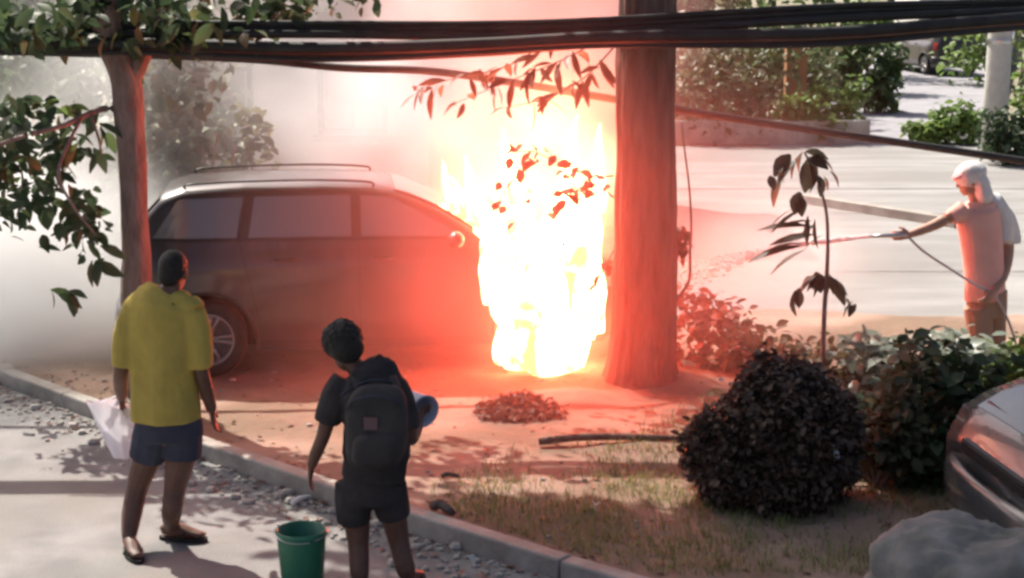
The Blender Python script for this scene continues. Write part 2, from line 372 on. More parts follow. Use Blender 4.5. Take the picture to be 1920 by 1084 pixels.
# ------------------------------------------------------------------ leaves
def leaf_mb(L=0.12, W=0.045, fold=0.25, droop=0.25, n=4):
    mb = MB(); vs = []; 
    for i in range(n + 1):
        t = i / n; wd = W * math.sin(PI * min(1, t * 0.94 + 0.03)) ** 0.8 * (1 if t < .5 else 1 - 0.25 * (t - .5))
        z = -droop * L * t * t
        vs += [Vector((-wd, L * t, z + fold * wd)), Vector((0, L * t, z)), Vector((wd, L * t, z + fold * wd))]
    fs = []
    for i in range(n):
        for j in (0, 1): fs.append((i * 3 + j, i * 3 + j + 1, i * 3 + 4 + j, i * 3 + 3 + j))
    mb.add(vs, fs); return mb
LEAF = {}
def leaf_mesh(key, mt, L, W, **k):
    if (key, mt) not in LEAF: LEAF[(key, mt)] = leaf_mb(L, W, **k).mesh('leaf', M[mt])
    return LEAF[(key, mt)]
def put_leaf(me, p, direc, roll, sc, parent):
    o = D.objects.new('leaf', me); COL.objects.link(o); o.parent = parent
    q = Vector(direc).to_track_quat('Y', 'Z') @ Quaternion((0, 1, 0), roll)
    o.rotation_mode = 'QUATERNION'; o.rotation_quaternion = q; o.location = p; o.scale = (sc, sc, sc)
    return o
def rdir(zl=-1, zh=0.4):
    a = U(0, 2 * PI); z = U(zl, zh); r = math.sqrt(max(0, 1 - z * z)); return Vector((r * math.cos(a), r * math.sin(a), z))
_lf = leaf_mb(1.0, 0.33, n=3)
def leaf_cloud(mb, c, r, n, L, shell=0.5, zl=-0.9, zh=0.6, lumps=5):
    """many leaf-sized faces through an uneven crown: leaves gather round a few clump centres"""
    c = Vector(c); r = Vector(r)
    cl = [Vector((U(-1, 1), U(-1, 1), U(-1, 1))) * 0.72 for _ in range(lumps)]
    for i in range(n):
        k = random.choice(cl); d = rdir(-1, 1) * (0.55 * rnd() ** shell)
        p = Vector((k.x + d.x, k.y + d.y, k.z + d.z))
        p = c + Vector((p.x * r.x, p.y * r.y, p.z * r.z))
        q = rdir(zl, zh).to_track_quat('Y', 'Z') @ Quaternion((0, 1, 0), U(-1, 1)); s = L * U(0.6, 1.25)
        mb.add([p + q @ (Vector(v) * s) for v in _lf.v], _lf.f)
def shrub(name, label, base, r, n, L, mt, h=None, group=None, lumps=7, cat='shrub', trunk_h=None):
    base = Vector(base); t = thing(name, label, cat, base, 0, group)
    h = h if h else r[2]
    mb = MB(); leaf_cloud(mb, (0, 0, h), r, n, L, lumps=lumps); stuff(part('foliage', mb, M[mt], t))
    mb = MB()
    for k in range(5):
        e = Vector((U(-.6, .6) * r[0], U(-.6, .6) * r[1], h * U(0.7, 1.2)))
        mb.tube(spline([(U(-.05, .05), U(-.05, .05), -0.08), e * 0.5 + Vector((U(-.1, .1), 0, 0)), e], 4), [0.02 * max(.6, r[0])] * 4 + [0.012] * 5, 6)
    part('stem', mb, M['bark_thin'], t)
    return t

# ------------------------------------------------------------------ trees
def noisy_tube(path, radii, n=20, amp=0.06, fr=3.0, ridge=0.0):
    mb = MB(); mb.tube(path, radii, n)
    c = [Vector(p) for p in path]
    for i, v in enumerate(mb.v):
        p = Vector(v); k = min(i // n, len(c) - 1); d = p - c[k]
        an = 2 * PI * (i % n) / n
        rg = ridge * (1 - 2.2 * abs(noise.noise(Vector((math.cos(an) * 3.2, math.sin(an) * 3.2, p.z * .9))))) + ridge * .7 * noise.noise(Vector((math.cos(an) * 7, math.sin(an) * 7, p.z * 3.5)))
        mb.v[i] = tuple(c[k] + d * (1 + amp * noise.noise(Vector((p.x * fr, p.y * fr, p.z * fr * .45))) * 2 + rg))
    return mb

# the big tree in front of the fire
B = G(1203, 742); B.z = VZ
big = thing('tree', 'big straight tree trunk rising in front of the burning car', 'tree', B)
zz = [-0.15, 0.0, 0.06, 0.15, 0.3, 0.5, 0.8, 1.2, 1.7, 2.2, 2.7, 3.2, 3.8, 4.6, 5.4, 6.2]
rr = [0.35, 0.31, 0.285, 0.265, 0.25, 0.24, 0.236, 0.226, 0.219, 0.215, 0.212, 0.21, 0.205, 0.20, 0.19, 0.16]
p_ = spline([(0.01 * math.sin(z * 2), 0.012 * math.cos(z * 1.7), z) for z in zz], 8)
r_ = [lerp(rr[min(i // 8, len(rr) - 1)], rr[min(i // 8 + 1, len(rr) - 1)], (i % 8) / 8) for i in range(len(p_))]
part('trunk', noisy_tube(p_, r_, 96, 0.03, 6.0, 0.055), M['bark'], big)
mb = MB()
for a in range(7):
    an = a * 2 * PI / 7 + U(-.3, .3)
    e = Vector((math.cos(an) * U(1.4, 2.6), math.sin(an) * U(1.4, 2.6), U(6.8, 8.6)))
    mb.tube(spline([(0, 0, 5.0 + .15 * a), (e.x * .4, e.y * .4, lerp(5.6, e.z, .45)), e], 6), [0.10 - 0.006 * i for i in range(13)], 8)
part('limb', mb, M['bark'], big)
mb = MB(); leaf_cloud(mb, (-1.5, 0.2, 7.4), (2.9, 2.3, 1.6), 12000, 0.2, lumps=44)
stuff(part('crown', mb, M['leaf_mid'], big))
# hanging sprays of the big tree: a twig with narrow leaves
def spray(parent, pts, nleaf, key, mt, L, W, sc=(0.7, 1.2), base=None, wide=0.05, r=0.008, nm='twig', hang=-1):
    base = base if base is not None else parent.location
    pts = [Vector(p) - base for p in pts]; sp = spline(pts, 6)
    mb = MB(); mb.tube(sp, [r * (1 - 0.7 * i / (len(sp) - 1)) for i in range(len(sp))], 6)
    part(nm, mb, M['bark_thin'], parent)
    me = leaf_mesh(key, mt, L, W)
    for i in range(nleaf):
        t = U(0.12, 1.0); p = path_at(sp, t)
        d = (path_at(sp, min(1, t + .05)) - path_at(sp, max(0, t - .05))).normalized()
        put_leaf(me, p + Vector((U(-1, 1), U(-1, 1), U(-1, 1))) * wide, d * U(.2, .8) + rdir(hang, .3) * 0.8, U(-1.2, 1.2), U(*sc), parent)
for pts, n in (([P(1150, 60, 12.1), P(1060, 110, 12.0), P(960, 150, 11.9), P(850, 195, 11.9)], 26),
               ([P(1150, 90, 12.2), P(1090, 150, 12.1), P(1020, 185, 12.0), P(930, 205, 12.0)], 20),
               ([P(1080, 40, 12.1), P(960, 120, 12.0), P(840, 150, 12.0), P(780, 170, 12.0)], 24)):
    spray(big, pts, n, 'narrow', 'leaf_brown', 0.20, 0.028, wide=0.03)
# a leafy bough of the big tree hanging in front of the flames
spray(big, [P(1150, 330, 12.0), P(1110, 330, 11.95), P(1060, 310, 11.95), P(1000, 285, 11.9), P(965, 285, 11.9)], 26, 'oval', 'leaf_brown', 0.11, 0.042, sc=(.6, 1.1), wide=0.06)
spray(big, [P(1150, 370, 12.0), P(1110, 345, 11.95), P(1060, 370, 11.9), P(1035, 395, 11.9)], 20, 'oval', 'leaf_brown', 0.11, 0.042, sc=(.6, 1.1), wide=0.05)
spray(big, [P(1150, 470, 12.1), P(1135, 500, 12.0), P(1110, 540, 12.0), P(1100, 560, 12.0)], 6, 'oval', 'leaf_brown', 0.11, 0.042, sc=(.5, 1.0), wide=0.03)
spray(big, [P(1010, 300, 11.9), P(950, 350, 11.9), P(930, 400, 11.9)], 9, 'oval', 'leaf_brown', 0.11, 0.042, sc=(.6, 1.1), wide=0.05)
for px, py in ((987, 375), (1003, 385), (965, 417), (1055, 452), (1090, 360)):
    put_leaf(leaf_mesh('oval', 'leaf_brown', 0.11, 0.042), P(px, py, 11.9) - B, rdir(-1, -.3), U(-1, 1), U(.5, .8), big)

# the slimmer tree at the left, with drooping leafy branches
LB = G(262, 748, VZ)
lt = thing('tree', 'slim reddish tree trunk behind the man in yellow with leafy drooping branches', 'tree', LB)
YL = LB.y
pp = [Vector((0, 0, -0.15))] + [P(px, py, YL) - LB for px, py in ((262, 690), (258, 600), (256, 500), (252, 400), (248, 300), (242, 210), (236, 150), (215, 95), (200, 40), (190, -60), (180, -260))]
sp = spline(pp, 5)
rw = [0.14, 0.125, 0.108, 0.100, 0.098, 0.098, 0.102, 0.105, 0.11, 0.11, 0.10, 0.09, 0.06]
part('trunk', noisy_tube(sp, [lerp(rw[min(i // 5, 11)], rw[min(i // 5 + 1, 12)], (i % 5) / 5) for i in range(len(sp))], 40, 0.06, 6.0, 0.05), M['bark_thin'], lt)
mb = MB()
q0 = P(240, 160, YL) - LB
mb.tube(spline([q0, P(268, 105, YL) - LB, P(300, 20, YL) - LB, P(340, -160, YL) - LB], 6), [0.075 - 0.0025 * i for i in range(19)], 12)
part('limb', mb, M['bark_thin'], lt)
mb = MB()
mb.tube(spline([P(242, 206, YL) - LB, P(190, 205, YL - .1) - LB, P(120, 235, YL - .4) - LB, P(30, 260, YL - .6) - LB, P(-80, 300, YL - .7) - LB], 6), [0.03 - 0.0009 * i for i in range(25)], 8)
mb.tube(spline([P(150, 225, YL - .3) - LB, P(110, 320, YL - .6) - LB, P(140, 390, YL - .8) - LB, P(180, 440, YL - .8) - LB], 6), [0.015 - 0.0005 * i for i in range(19)], 8)
mb.tube(spline([P(170, 215, YL - .2) - LB, P(185, 260, YL - .3) - LB, P(190, 290, YL - .3) - LB], 6), [0.012 - 0.0005 * i for i in range(13)], 8)
part('branch', mb, M['bark_thin'], lt)
A_ = leaf_mesh('broad', 'leaf_dark', 0.16, 0.036); C_ = leaf_mesh('broad', 'leaf_mid', 0.16, 0.036); E_ = leaf_mesh('broad', 'leaf_bright', 0.16, 0.036)
def cluster(cx, cy, sx, sy, n, Y, mix=0.15, br=0.0, sc=(.7, 1.3)):
    for _ in range(int(n * 1.0)):
        a = U(0, 2 * PI); r = math.sqrt(rnd())
        p = P(cx + math.cos(a) * r * sx, cy + math.sin(a) * r * sy, Y + U(-.35, .35)) - LB
        t = rnd(); me = E_ if t < br else (C_ if t < br + mix else A_)
        put_leaf(me, p, rdir(-1, .1), U(-1.4, 1.4), U(*sc), lt)
cluster(60, 275, 85, 50, 38, 11.2); cluster(130, 235, 60, 40, 18, 11.4, .3, .1); cluster(185, 250, 25, 50, 9, 11.6, .3)
cluster(60, 330, 60, 40, 16, 11.2, .4, .1); cluster(120, 370, 50, 30, 16, 11.2); cluster(150, 405, 40, 30, 16, 11.1); cluster(170, 450, 25, 30, 9, 11.0)
cluster(40, 395, 50, 15, 8, 11.1, .4, .2); cluster(30, 370, 30, 30, 8, 11.2); cluster(185, 490, 18, 12, 4, 11.0); cluster(75, 440, 8, 25, 4, 11.0)
cluster(80, 200, 80, 25, 10, 11.5, .5, .4); cluster(105, 548, 35, 8, 7, 11.0)
cluster(60, 40, 110, 40, 30, 11.0, .3); cluster(250, 40, 120, 45, 48, 11.2, .3); cluster(410, 35, 100, 38, 26, 11.4, .4, .05); cluster(250, 95, 40, 20, 8, 11.5)
cluster(560, 8, 80, 25, 9, 11.5, .3); cluster(400, 85, 80, 15, 8, 11.5, .4, .1)
mb = MB(); leaf_cloud(mb, (0.9, -.6, 5.4), (2.1, 1.5, 1.2), 12000, 0.19, lumps=44)
stuff(part('crown', mb, M['leaf_mid'], lt))
mb = MB()
for cx_, cy_, sx_, sy_, n_, YY in ((50, 290, 110, 70, 420, 11.5), (110, 380, 70, 60, 190, 11.3), (70, 210, 100, 35, 110, 11.6), (170, 440, 35, 50, 50, 11.2), (60, 30, 130, 60, 420, 11.3), (250, 30, 160, 60, 620, 11.5), (440, 20, 140, 50, 300, 11.7), (250, 95, 60, 25, 60, 11.6), (600, -10, 120, 40, 120, 11.7), (-20, 400, 60, 60, 80, 11.3)):
    for _ in range(n_):
        a = U(0, 2 * PI); r = math.sqrt(rnd()); p = P(cx_ + math.cos(a) * r * sx_, cy_ + math.sin(a) * r * sy_, YY + U(-.3, .5)) - LB
        if noise.noise(p * 2.8) < .04: continue
        q = rdir(-1, .2).to_track_quat('Y', 'Z') @ Quaternion((0, 1, 0), U(-1.4, 1.4)); s_ = U(.07, .15)
        mb.add([p + q @ (Vector(v) * s_) for v in _lf.v], _lf.f)
stuff(part('foliage', mb, M['leaf_dark'], lt))

# ------------------------------------------------------------------ background: house behind the smoke, hedge, bushes, pole
hb = Vector((-1.3, 20.4, 0))
h = thing('house', 'pale low house with a wide window half lost in white smoke', 'house', hb)
mb = MB(); mb.box((0, 1.6, 1.6), (5.6, 3.0, 3.2)); part('wall', mb, M['plaster'], h, False)
mb = MB(); mb.box((0, 1.5, 3.3), (6.2, 3.7, 0.16), Matrix.Rotation(0.05, 3, 'X')); part('roof', mb, M['roof'], h, False)
wx = P(660, 240, 20.4).x - hb.x
for cx, nm in ((wx, 'window'), (wx - 1.7, 'window')):
    mb = MB(); 
    for sx in (-1, 1): mb.box((sx * .40, 0.07, 1.62), (0.07, 0.08, 0.86))
    for sz in (-1, 1): mb.box((0, 0.07, 1.62 + sz * .40), (0.73, 0.08, 0.06))
    mb.box((0, 0.075, 1.62), (0.04, 0.05, 0.74))
    f = part('window', mb, M['trim'], h, False, (cx, 0, 0))
    for sx in (-1, 1):
        mb = MB(); mb.box((sx * .185, 0.085, 1.62), (0.33, 0.012, 0.74)); part('pane', mb, M['glass'], f, False)
    mb = MB(); mb.box((0, 0.04, 1.13), (1.0, 0.14, 0.06)); part('sill', mb, M['kerb'], f, False)
mb = MB(); mb.box((-.1 + wx + 1.5, 0.07, 1.02), (0.85, 0.05, 2.04)); dr = part('door', mb, M['roof'], h, False)
mb = MB(); mb.ball((wx + 1.1, 0.02, 1.0), 0.04); part('handle', mb, M['steel'], dr)

shrub('shrub', 'olive brown bush behind the roof of the burning car', Vector((P(375, 300, 15.3).x, 15.3, 0)), (0.72, 0.5, 0.95), 1100, 0.15, 'leaf_olive', h=1.75)
shrub('shrub', 'pale green bush at the far left in the smoke', Vector((P(80, 330, 16.6).x, 16.6, 0)), (1.5, 0.8, 1.5), 1500, 0.2, 'leaf_mid', h=1.5)
shrub('shrub', 'loose bush between the slim tree and the house', Vector((P(300, 200, 18.5).x, 18.5, 0)), (1.1, 0.8, 1.6), 1200, 0.19, 'leaf_olive', h=1.5)
bg = [(1300, 31.5, 1.3, 2.6, 'leaf_olive', 'tall olive bush just beside the big trunk beyond the road'), (1400, 32.5, 1.5, 2.4, 'leaf_mid', 'broad green bush beyond the road left of the rusty post'),
      (1560, 31.6, 0.55, 1.2, 'leaf_bright', 'bright green bush beside the side street mouth'), (1470, 34.5, 1.1, 2.6, 'leaf_mid', 'green bush behind the rusty post'),
      (1618, 38, 0.8, 2.3, 'leaf_mid', 'green bush on the left side of the side street'), (1590, 44, 1.3, 3.2, 'leaf_bright', 'light green tree like bush further up the side street'), (1350, 37, 2.2, 3.6, 'leaf_olive', 'tall olive thicket far behind the big trunk'),
      (1800, 31.0, 0.62, 1.25, 'leaf_bright', 'low yellow green bush at the foot of the pale pole'), (1500, 31.0, 0.7, 1.0, 'leaf_bright', 'low bright green bush in front of the rusty post'), (1735, 30.9, 0.4, 0.5, 'leaf_bright', 'small bright bush at the street corner'),
      (1915, 29.5, 0.9, 2.6, 'leaf_bright', 'bright bush right of the pale pole'), (1900, 27.5, 0.7, 1.2, 'leaf_dark', 'dark low bush right of the pale pole'),
      (1900, 46, 2.2, 3.2, 'leaf_bright', 'light green tree mass beyond the street end')]
for px, Y, r, hh, mt, lab in bg:
    b = Vector((P(px, 300, Y).x, Y, 0.0))
    shrub('bush', lab, b, (r, r * .7, hh * .52), int(650 * r + 250), 0.17 if Y < 36 else 0.26, mt, h=hh * .5, group='bushes beyond the far road', cat='bush')
# trees closing the view further off
far = [(-60, 26, 2.4, 4.2, 'leaf_mid', 'pale tree far left behind the smoke'), (150, 30, 2.5, 5.0, 'leaf_olive', 'hazy tree behind the olive bush'), (480, 33, 2.8, 5.0, 'leaf_mid', 'hazy tree behind the house roof'),
       (760, 36, 3.0, 5.4, 'leaf_olive', 'hazy tree behind the smoke column'), (1040, 40, 3.0, 5.5, 'leaf_mid', 'hazy tree seen through the smoke above the fire'), (1290, 46, 3.2, 6.0, 'leaf_olive', 'distant olive tree right behind the big trunk'),
       (1440, 52, 2.8, 6.0, 'leaf_mid', 'distant green tree above the rusty post'), (1660, 75, 4.5, 7.0, 'leaf_dark', 'distant dark tree at the end of the side street'), (1930, 60, 4.0, 7.0, 'leaf_mid', 'distant tree right of the white house')]
for px, Y, r, hh, mt, lab in far:
    b = Vector((P(px, 200, Y).x, Y, 0.0))
    t = thing('tree', lab, 'tree', b, 0, 'trees closing the view')
    mb = MB(); leaf_cloud(mb, (0, 0, hh * .6), (r, r * .8, hh * .42), int(900 + 150 * r), 0.36, lumps=12); stuff(part('crown', mb, M[mt], t))
    mb = MB(); mb.tube([(0, 0, -.2), (.05, 0, hh * .3), (0, .05, hh * .6)], [0.2, 0.16, 0.08], 10); part('trunk', mb, M['bark'], t)

# white house at the end of the side street
wb = Vector((P(1803, 90, 62).x, 62, 1.0))
t = thing('house', 'white walled house at the end of the side street', 'house', wb)
mb = MB(); mb.box((0, 2, 1.4), (3.4, 4, 3.4)); part('wall', mb, M['whitecloth'], t, False)
mb = MB(); mb.box((0, 2, 3.2), (4.0, 4.6, 0.25)); part('roof', mb, M['roof'], t, False)
# low wall beyond the road
mb = MB()
wl = thing('low_wall', 'low grey wall along the far edge of the road', 'wall', (P(1390, 255, 31).x, 30.9, 0))
for i in range(7):
    mb = MB(); mb.box((-2.1 + i * .7, 0, .22 + U(-.01, .01)), (0.69, 0.2, 0.46)); part('block', mb, M['kerb'], wl, False)
# dark car parked up the side street
# pale concrete pole
pb = Vector((P(1863, 275, 29).x, 29.0, 0.0))
t = thing('utility_pole', 'pale concrete utility pole behind the person with the hose', 'pole', pb)
mb = MB(); mb.tube([(0, 0, -.3), (0, 0, 1.4), (0.01, 0, 3.2), (0.02, 0, 6.8)], [0.23, 0.22, 0.20, 0.16], 20); part('shaft', mb, M['pole'], t)
mb = MB(); mb.box((0.02, -.1, 6.2), (1.5, 0.1, 0.1)); part('crossarm', mb, M['bark'], t, False)
mb = MB(); mb.lathe([(0.238, 0), (0.242, 0.02), (0.242, 0.07), (0.238, 0.09)], 20, origin=(0, 0, 2.0)); part('band', mb, M['steel'], t)
rp = Vector((P(1490, 180, 33).x, 33.0, 0))
t = thing('post', 'rusty orange gate post among the bushes beyond the road', 'post', rp)
mb = MB(); mb.box((0, 0, 1.0), (0.42, 0.3, 2.1)); part('pillar', mb, M['rust'], t, False)
mb = MB(); mb.box((0, 0, 2.1), (0.56, 0.42, 0.1)); mb.box((0, 0, 2.19), (0.36, 0.28, 0.08)); part('cap', mb, M['kerb'], t, False)

# ------------------------------------------------------------------ cables overhead
XS = (0, 300, 600, 900, 1150, 1550, 1920)
def cable(label, pts, Y, r):
    w_ = [P(px, py, Y) for px, py in pts]
    a = w_[0] + (w_[0] - w_[1]).normalized() * 4.0; b = w_[-1] + (w_[-1] - w_[-2]).normalized() * 4.0
    mb = MB(); mb.tube(spline([a] + w_ + [b], 8), r, 10)
    o = part('cable', mb, M['cable'], None); tag(o, label, 'cable', 'overhead cables')
for lab, ys, Y, r in (('uppermost thick black cable of the overhead bundle', (56, 54, 54, 54, 46, 22, 9), 11.5, 0.047),
                      ('second black cable from the top of the overhead bundle', (68, 64, 64, 68, 60, 36, 20), 11.42, 0.032),
                      ('middle black cable just below the bright gap in the bundle', (82, 84, 91, 83, 70, 62, 34), 11.36, 0.047),
                      ('lowest thick black cable of the overhead bundle', (92, 96, 105, 95, 78, 76, 45), 11.5, 0.046),
                      ('thin cable running under the thick overhead bundle', (100, 100, 112, 98, 86, 84, 52), 11.3, 0.017),
                      ('slim cable lying along the top of the overhead bundle', (47, 44, 44, 44, 36, 12, 2), 11.46, 0.022)):
    cable(lab, list(zip(XS, ys)), Y, r)
cable('black drop cable sagging from the bundle down to the right past the trunk', [(0, 96), (300, 104), (480, 112), (640, 127), (800, 133), (950, 153), (1150, 186), (1400, 226), (1650, 262), (1920, 302)], 12.75, 0.032)

# ------------------------------------------------------------------ cars
def make_car(name, label, cat, loc, yaw, paint, wagon=True):
    t = thing(name, label, cat, loc, yaw)
    RW, FW, WR, AR = -1.30, 1.30, 0.305, 0.375
    def ztop(x):
        pts = [(-1.97, 0.60), (-1.955, 0.86), (-1.93, 1.03), (-1.86, 1.16), (-1.64, 1.39), (-1.48, 1.445), (-1.0, 1.475), (-.4, 1.475), (-.05, 1.46), (.12, 1.435), (.32, 1.375), (.52, 1.285), (.72, 1.165), (.9, 1.03), (.98, 1.0), (1.4, .95), (1.8, .86), (2.0, .77), (2.1, .62)]
        for a, b in zip(pts, pts[1:]):
            if a[0] <= x <= b[0]: return lerp(a[1], b[1], (x - a[0]) / (b[0] - a[0]))
        return pts[0][1] if x < pts[0][0] else pts[-1][1]
    def zbot(x):
        z = 0.21 + (0.05 if abs(x) > 1.85 else 0)
        for wx in (RW, FW):
            d = abs(x - wx)
            if d < AR: z = max(z, WR + math.sqrt(AR * AR - d * d))
        return z
    def hw(x, z):
        if z < 0.5: w_ = lerp(.80, .845, sm((z - .2) / .3))
        elif z < 0.88: w_ = .845 + 0.008 * math.sin((z - .5) / .38 * PI)
        elif z < 1.06: w_ = lerp(.845, .755, sm((z - .86) / .22))
        else: w_ = lerp(.755, .57, (z - 1.06) / .42)
        e = max(0, abs(x) - (1.45 if x > 0 else 1.28)) / .7
        return w_ * (1 - .24 * e ** 2.4)
    xs = set()
    for wx in (RW, FW):
        for k in range(21): xs.add(round(wx - AR * math.cos(PI * k / 20), 4))
    x = -1.97
    while x < 2.101: xs.add(round(x, 4)); x += 0.06
    for q in (-1.955, -1.93, -1.86, 2.08, 2.1): xs.add(q)
    xs = sorted(xs); xs = [xs[0]] + [b for a, b in zip(xs, xs[1:]) if b - a > 0.004]
    NR, NT = 16, 8
    mb = MB(); rows = []
    for x in xs:
        zb, zt = zbot(x), ztop(x); zt = max(zt, zb + .05); ring = []
        for k in range(NR + 1):
            z = lerp(zb, zt - 0.035 * min(1, (zt - zb)), k / NR); ring.append((x, -hw(x, z), z))
        wtop = hw(x, zt) * 0.96
        for k in range(1, NT):
            u = -1 + 2 * k / NT; ring.append((x, wtop * u * 0.985, zt + 0.018 * (1 - u * u)))
        for k in range(NR, -1, -1):
            z = lerp(zb, zt - 0.035 * min(1, (zt - zb)), k / NR); ring.append((x, hw(x, z), z))
        rows.append(ring)
    n = len(rows[0]); vs = [p for r in rows for p in r]; fs = []
    for i in range(len(rows) - 1):
        for j in range(n - 1):
            fs.append((i * n + j, (i + 1) * n + j, (i + 1) * n + j + 1, i * n + j + 1))
    fs.append(tuple(range(n))); fs.append(tuple((len(rows) - 1) * n + j for j in range(n - 1, -1, -1)))
    mb.add(vs, fs); part('body', mb, paint, t)
    mb = MB(); mb.box((.06, 0, .52), (3.7, 1.18, .62)); mb.box((0, 0, .34), (1.7, 1.52, .26)); part('underbody', mb, M['trim'], t, False)
    def patch(nm, quad, side, mt, off=0.006, nu=8, nv=6, label=None, parent=None):
        mb = MB()
        def fn(u, v):
            b = Vector(quad[0]).lerp(Vector(quad[1]), u); tp = Vector(quad[3]).lerp(Vector(quad[2]), u); p = b.lerp(tp, v)
            return Vector((p.x, side * (hw(p.x, p.y) + off), p.y))
        mb.grid(fn, nu, nv)
        if side > 0: mb.f = [tuple(reversed(f)) for f in mb.f]
        o = part(nm, mb, mt, parent or t, False)
        m = o.modifiers.new('s', 'SOLIDIFY'); m.thickness = 0.0012; m.offset = 1
        return o
    for sd in (-1, 1):
        for q, dq in (([(-.93, .30), (-.14, .28), (-.14, 1.02), (-1.02, 1.02)], 'r'), ([(-.124, .28), (.868, .30), (.868, .99), (-.124, 1.02)], 'f')):
            if dq == 'r': q = [(-.86, .30), (-.126, .28), (-.126, 1.03), (-1.02, 1.03)]
            dr = patch('door', q, sd, paint, 0.0012, 14, 40)
            hx = q[0][0] * .75 + q[1][0] * .25 if dq == 'r' else .05
            mb = MB(); mb.tube([(hx - .09, sd * (hw(hx, .93) + .02), .93), (hx - .05, sd * (hw(hx, .93) + .042), .932), (hx + .05, sd * (hw(hx, .93) + .042), .932), (hx + .09, sd * (hw(hx, .93) + .02), .93)], 0.014, 8)
            part('handle', mb, M['trim'], dr)
        patch('window', [(-1.70, 1.09), (-1.06, 1.09), (-1.01, 1.385), (-1.50, 1.375)], sd, M['glass'])
        patch('window', [(-.97, 1.09), (-.18, 1.09), (-.18, 1.39), (-.92, 1.39)], sd, M['glass'])
        patch('window', [(-.10, 1.09), (.70, 1.075), (.14, 1.37), (-.10, 1.39)], sd, M['glass'])
        patch('window_trim', [(-1.05, 1.08), (-.98, 1.08), (-.93, 1.395), (-1.00, 1.395)], sd, M['trim'], .009)
        patch('window_trim', [(-.175, 1.08), (-.105, 1.08), (-.105, 1.395), (-.175, 1.395)], sd, M['trim'], .009)
        patch('window_trim', [(-1.72, 1.068), (.72, 1.055), (.72, 1.075), (-1.70, 1.088)], sd, M['trim'], .009, 20, 2)
        for qs in ([(-.129, .29), (-.121, .29), (-.121, 1.03), (-.129, 1.03)], [(-.872, .33), (-.864, .33), (-1.024, 1.03), (-1.032, 1.03)], [(.866, .31), (.874, .31), (.874, .98), (.866, .98)]):
            patch('door_seam', qs, sd, M['trim'], .0035, 1, 12)
        patch('sill_trim', [(-.90, .215), (.90, .215), (.90, .29), (-.90, .29)], sd, M['trim'], .010, 12, 2)
        mb = MB(); mb.tube(spline([(-1.45, sd * .53, 1.44), (-1.38, sd * .53, 1.485), (-.6, sd * .535, 1.505), (-.05, sd * .53, 1.485), (.0, sd * .53, 1.44)], 5), .009, 8); part('roof_rail', mb, M['trim'], t)
        mb = MB(); mb.ball((.62, sd * .93, 1.07), (.07, .10, .07)); mb.box((.66, sd * .83, 1.04), (.05, .14, .04)); part('mirror', mb, paint, t)
        patch('tail_light', [(-1.93, .74), (-1.79, .74), (-1.77, .98), (-1.91, .98)], sd, M['lamp_red'], .008, 5, 5)
        patch('headlight', [(1.68, .66), (2.03, .66), (1.98, .765), (1.60, .815)], sd, M['lamp_clear'], .008, 8, 4)
        patch('headlight_surround', [(1.66, .625), (2.05, .625), (2.05, .655), (1.66, .655)], sd, M['trim'], .009, 8, 2)
        for wx in (RW, FW):
            # wheel: tyre and rim with five spoke pairs
            wh = link('wheel', None, t, (wx, sd * .735, WR)); wh.empty_display_size = .1
            ax = (0, sd, 0)
            mb = MB(); mb.lathe([(.205, -.09), (.25, -.10), (.290, -.085), (.305, -.05), (.305, .05), (.290, .085), (.25, .10), (.205, .09)], 40, axis=ax); part('tyre', mb, M['rubber'], wh)
            mb = MB(); mb.lathe([(.207, -.085), (.207, .088), (.198, .094), (.185, .08), (.18, -.02), (.05, -.03), (.001, -.03)], 40, axis=ax)
            mb.lathe([(.052, .04), (.05, .06), (.03, .068), (.001, .068)], 20, axis=ax)
            for k in range(10):
                an = (k // 2) * 2 * PI / 5 + (-.16 if k % 2 else .16)
                d = Vector((math.cos(an), 0, math.sin(an)))
                mb.tube([d * .04 + Vector((0, sd * .05, 0)), d * .12 + Vector((0, sd * .062, 0)), d * .197 + Vector((0, sd * .07, 0))], [.018, .015, .019], 6)
            part('rim', mb, M['rim'], wh)
            mb = MB(); mb.tube([Vector((AR * math.cos(a), sd * (hw(wx + AR * math.cos(a), WR + AR * math.sin(a)) + .002 - .735), AR * math.sin(a))) for a in [PI * k / 16 for k in range(17)]], .013, 6); part('arch_lip', mb, M['trim'], wh)
    # glass across the car, and the bumpers
    def cross(nm, x0, x1, f, mt, lift=.034):
        mb = MB()
        def fn(u, v):
            x = lerp(x0, x1, v); z = ztop(x); k = -1 + 2 * u
            return Vector((x, hw(x, z) * f * k, z + .018 * (1 - (k * f) ** 2) + .004))
        mb.grid(fn, 10, 6); return part(nm, mb, mt, t)
    cross('windshield', .17, .86, .90, M['glass']); cross('rear_window', -1.66, -1.85, .88, M['glass'])
    cross('bonnet', 1.02, 1.96, .80, paint)
    mb = MB(); mb.tube(spline([(-1.79, -.80, .42), (-1.96, -.62, .42), (-2.02, 0, .42), (-1.96, .62, .42), (-1.79, .80, .42)], 6), [(.05, .15)] * 25, 10, flat=(1, 0, 0)); part('bumper', mb, paint, t)
    mb = MB(); mb.tube(spline([(1.92, -.79, .40), (2.09, -.60, .40), (2.16, 0, .40), (2.09, .60, .40), (1.92, .79, .40)], 6), [(.045, .14)] * 25, 10, flat=(1, 0, 0)); part('bumper', mb, paint, t)
    mb = MB(); mb.box((2.09, 0, .63), (.05, .85, .075))
    for k in range(3): mb.box((2.118, 0, .605 + k * .025), (.012, .82, .007))
    part('grille', mb, M['trim'], t, False)
    return t
YAW = math.radians(6.5)
rwp = G(392, 712, VZ)
cx = rwp + Vector((1.30 * math.cos(YAW) - .84 * math.sin(YAW), 1.30 * math.sin(YAW) + .84 * math.cos(YAW), 0))
make_car('burning_car', 'dark estate car burning at its front beside the big tree', 'car', (cx.x, cx.y, VZ + .005), YAW, M['paint'])
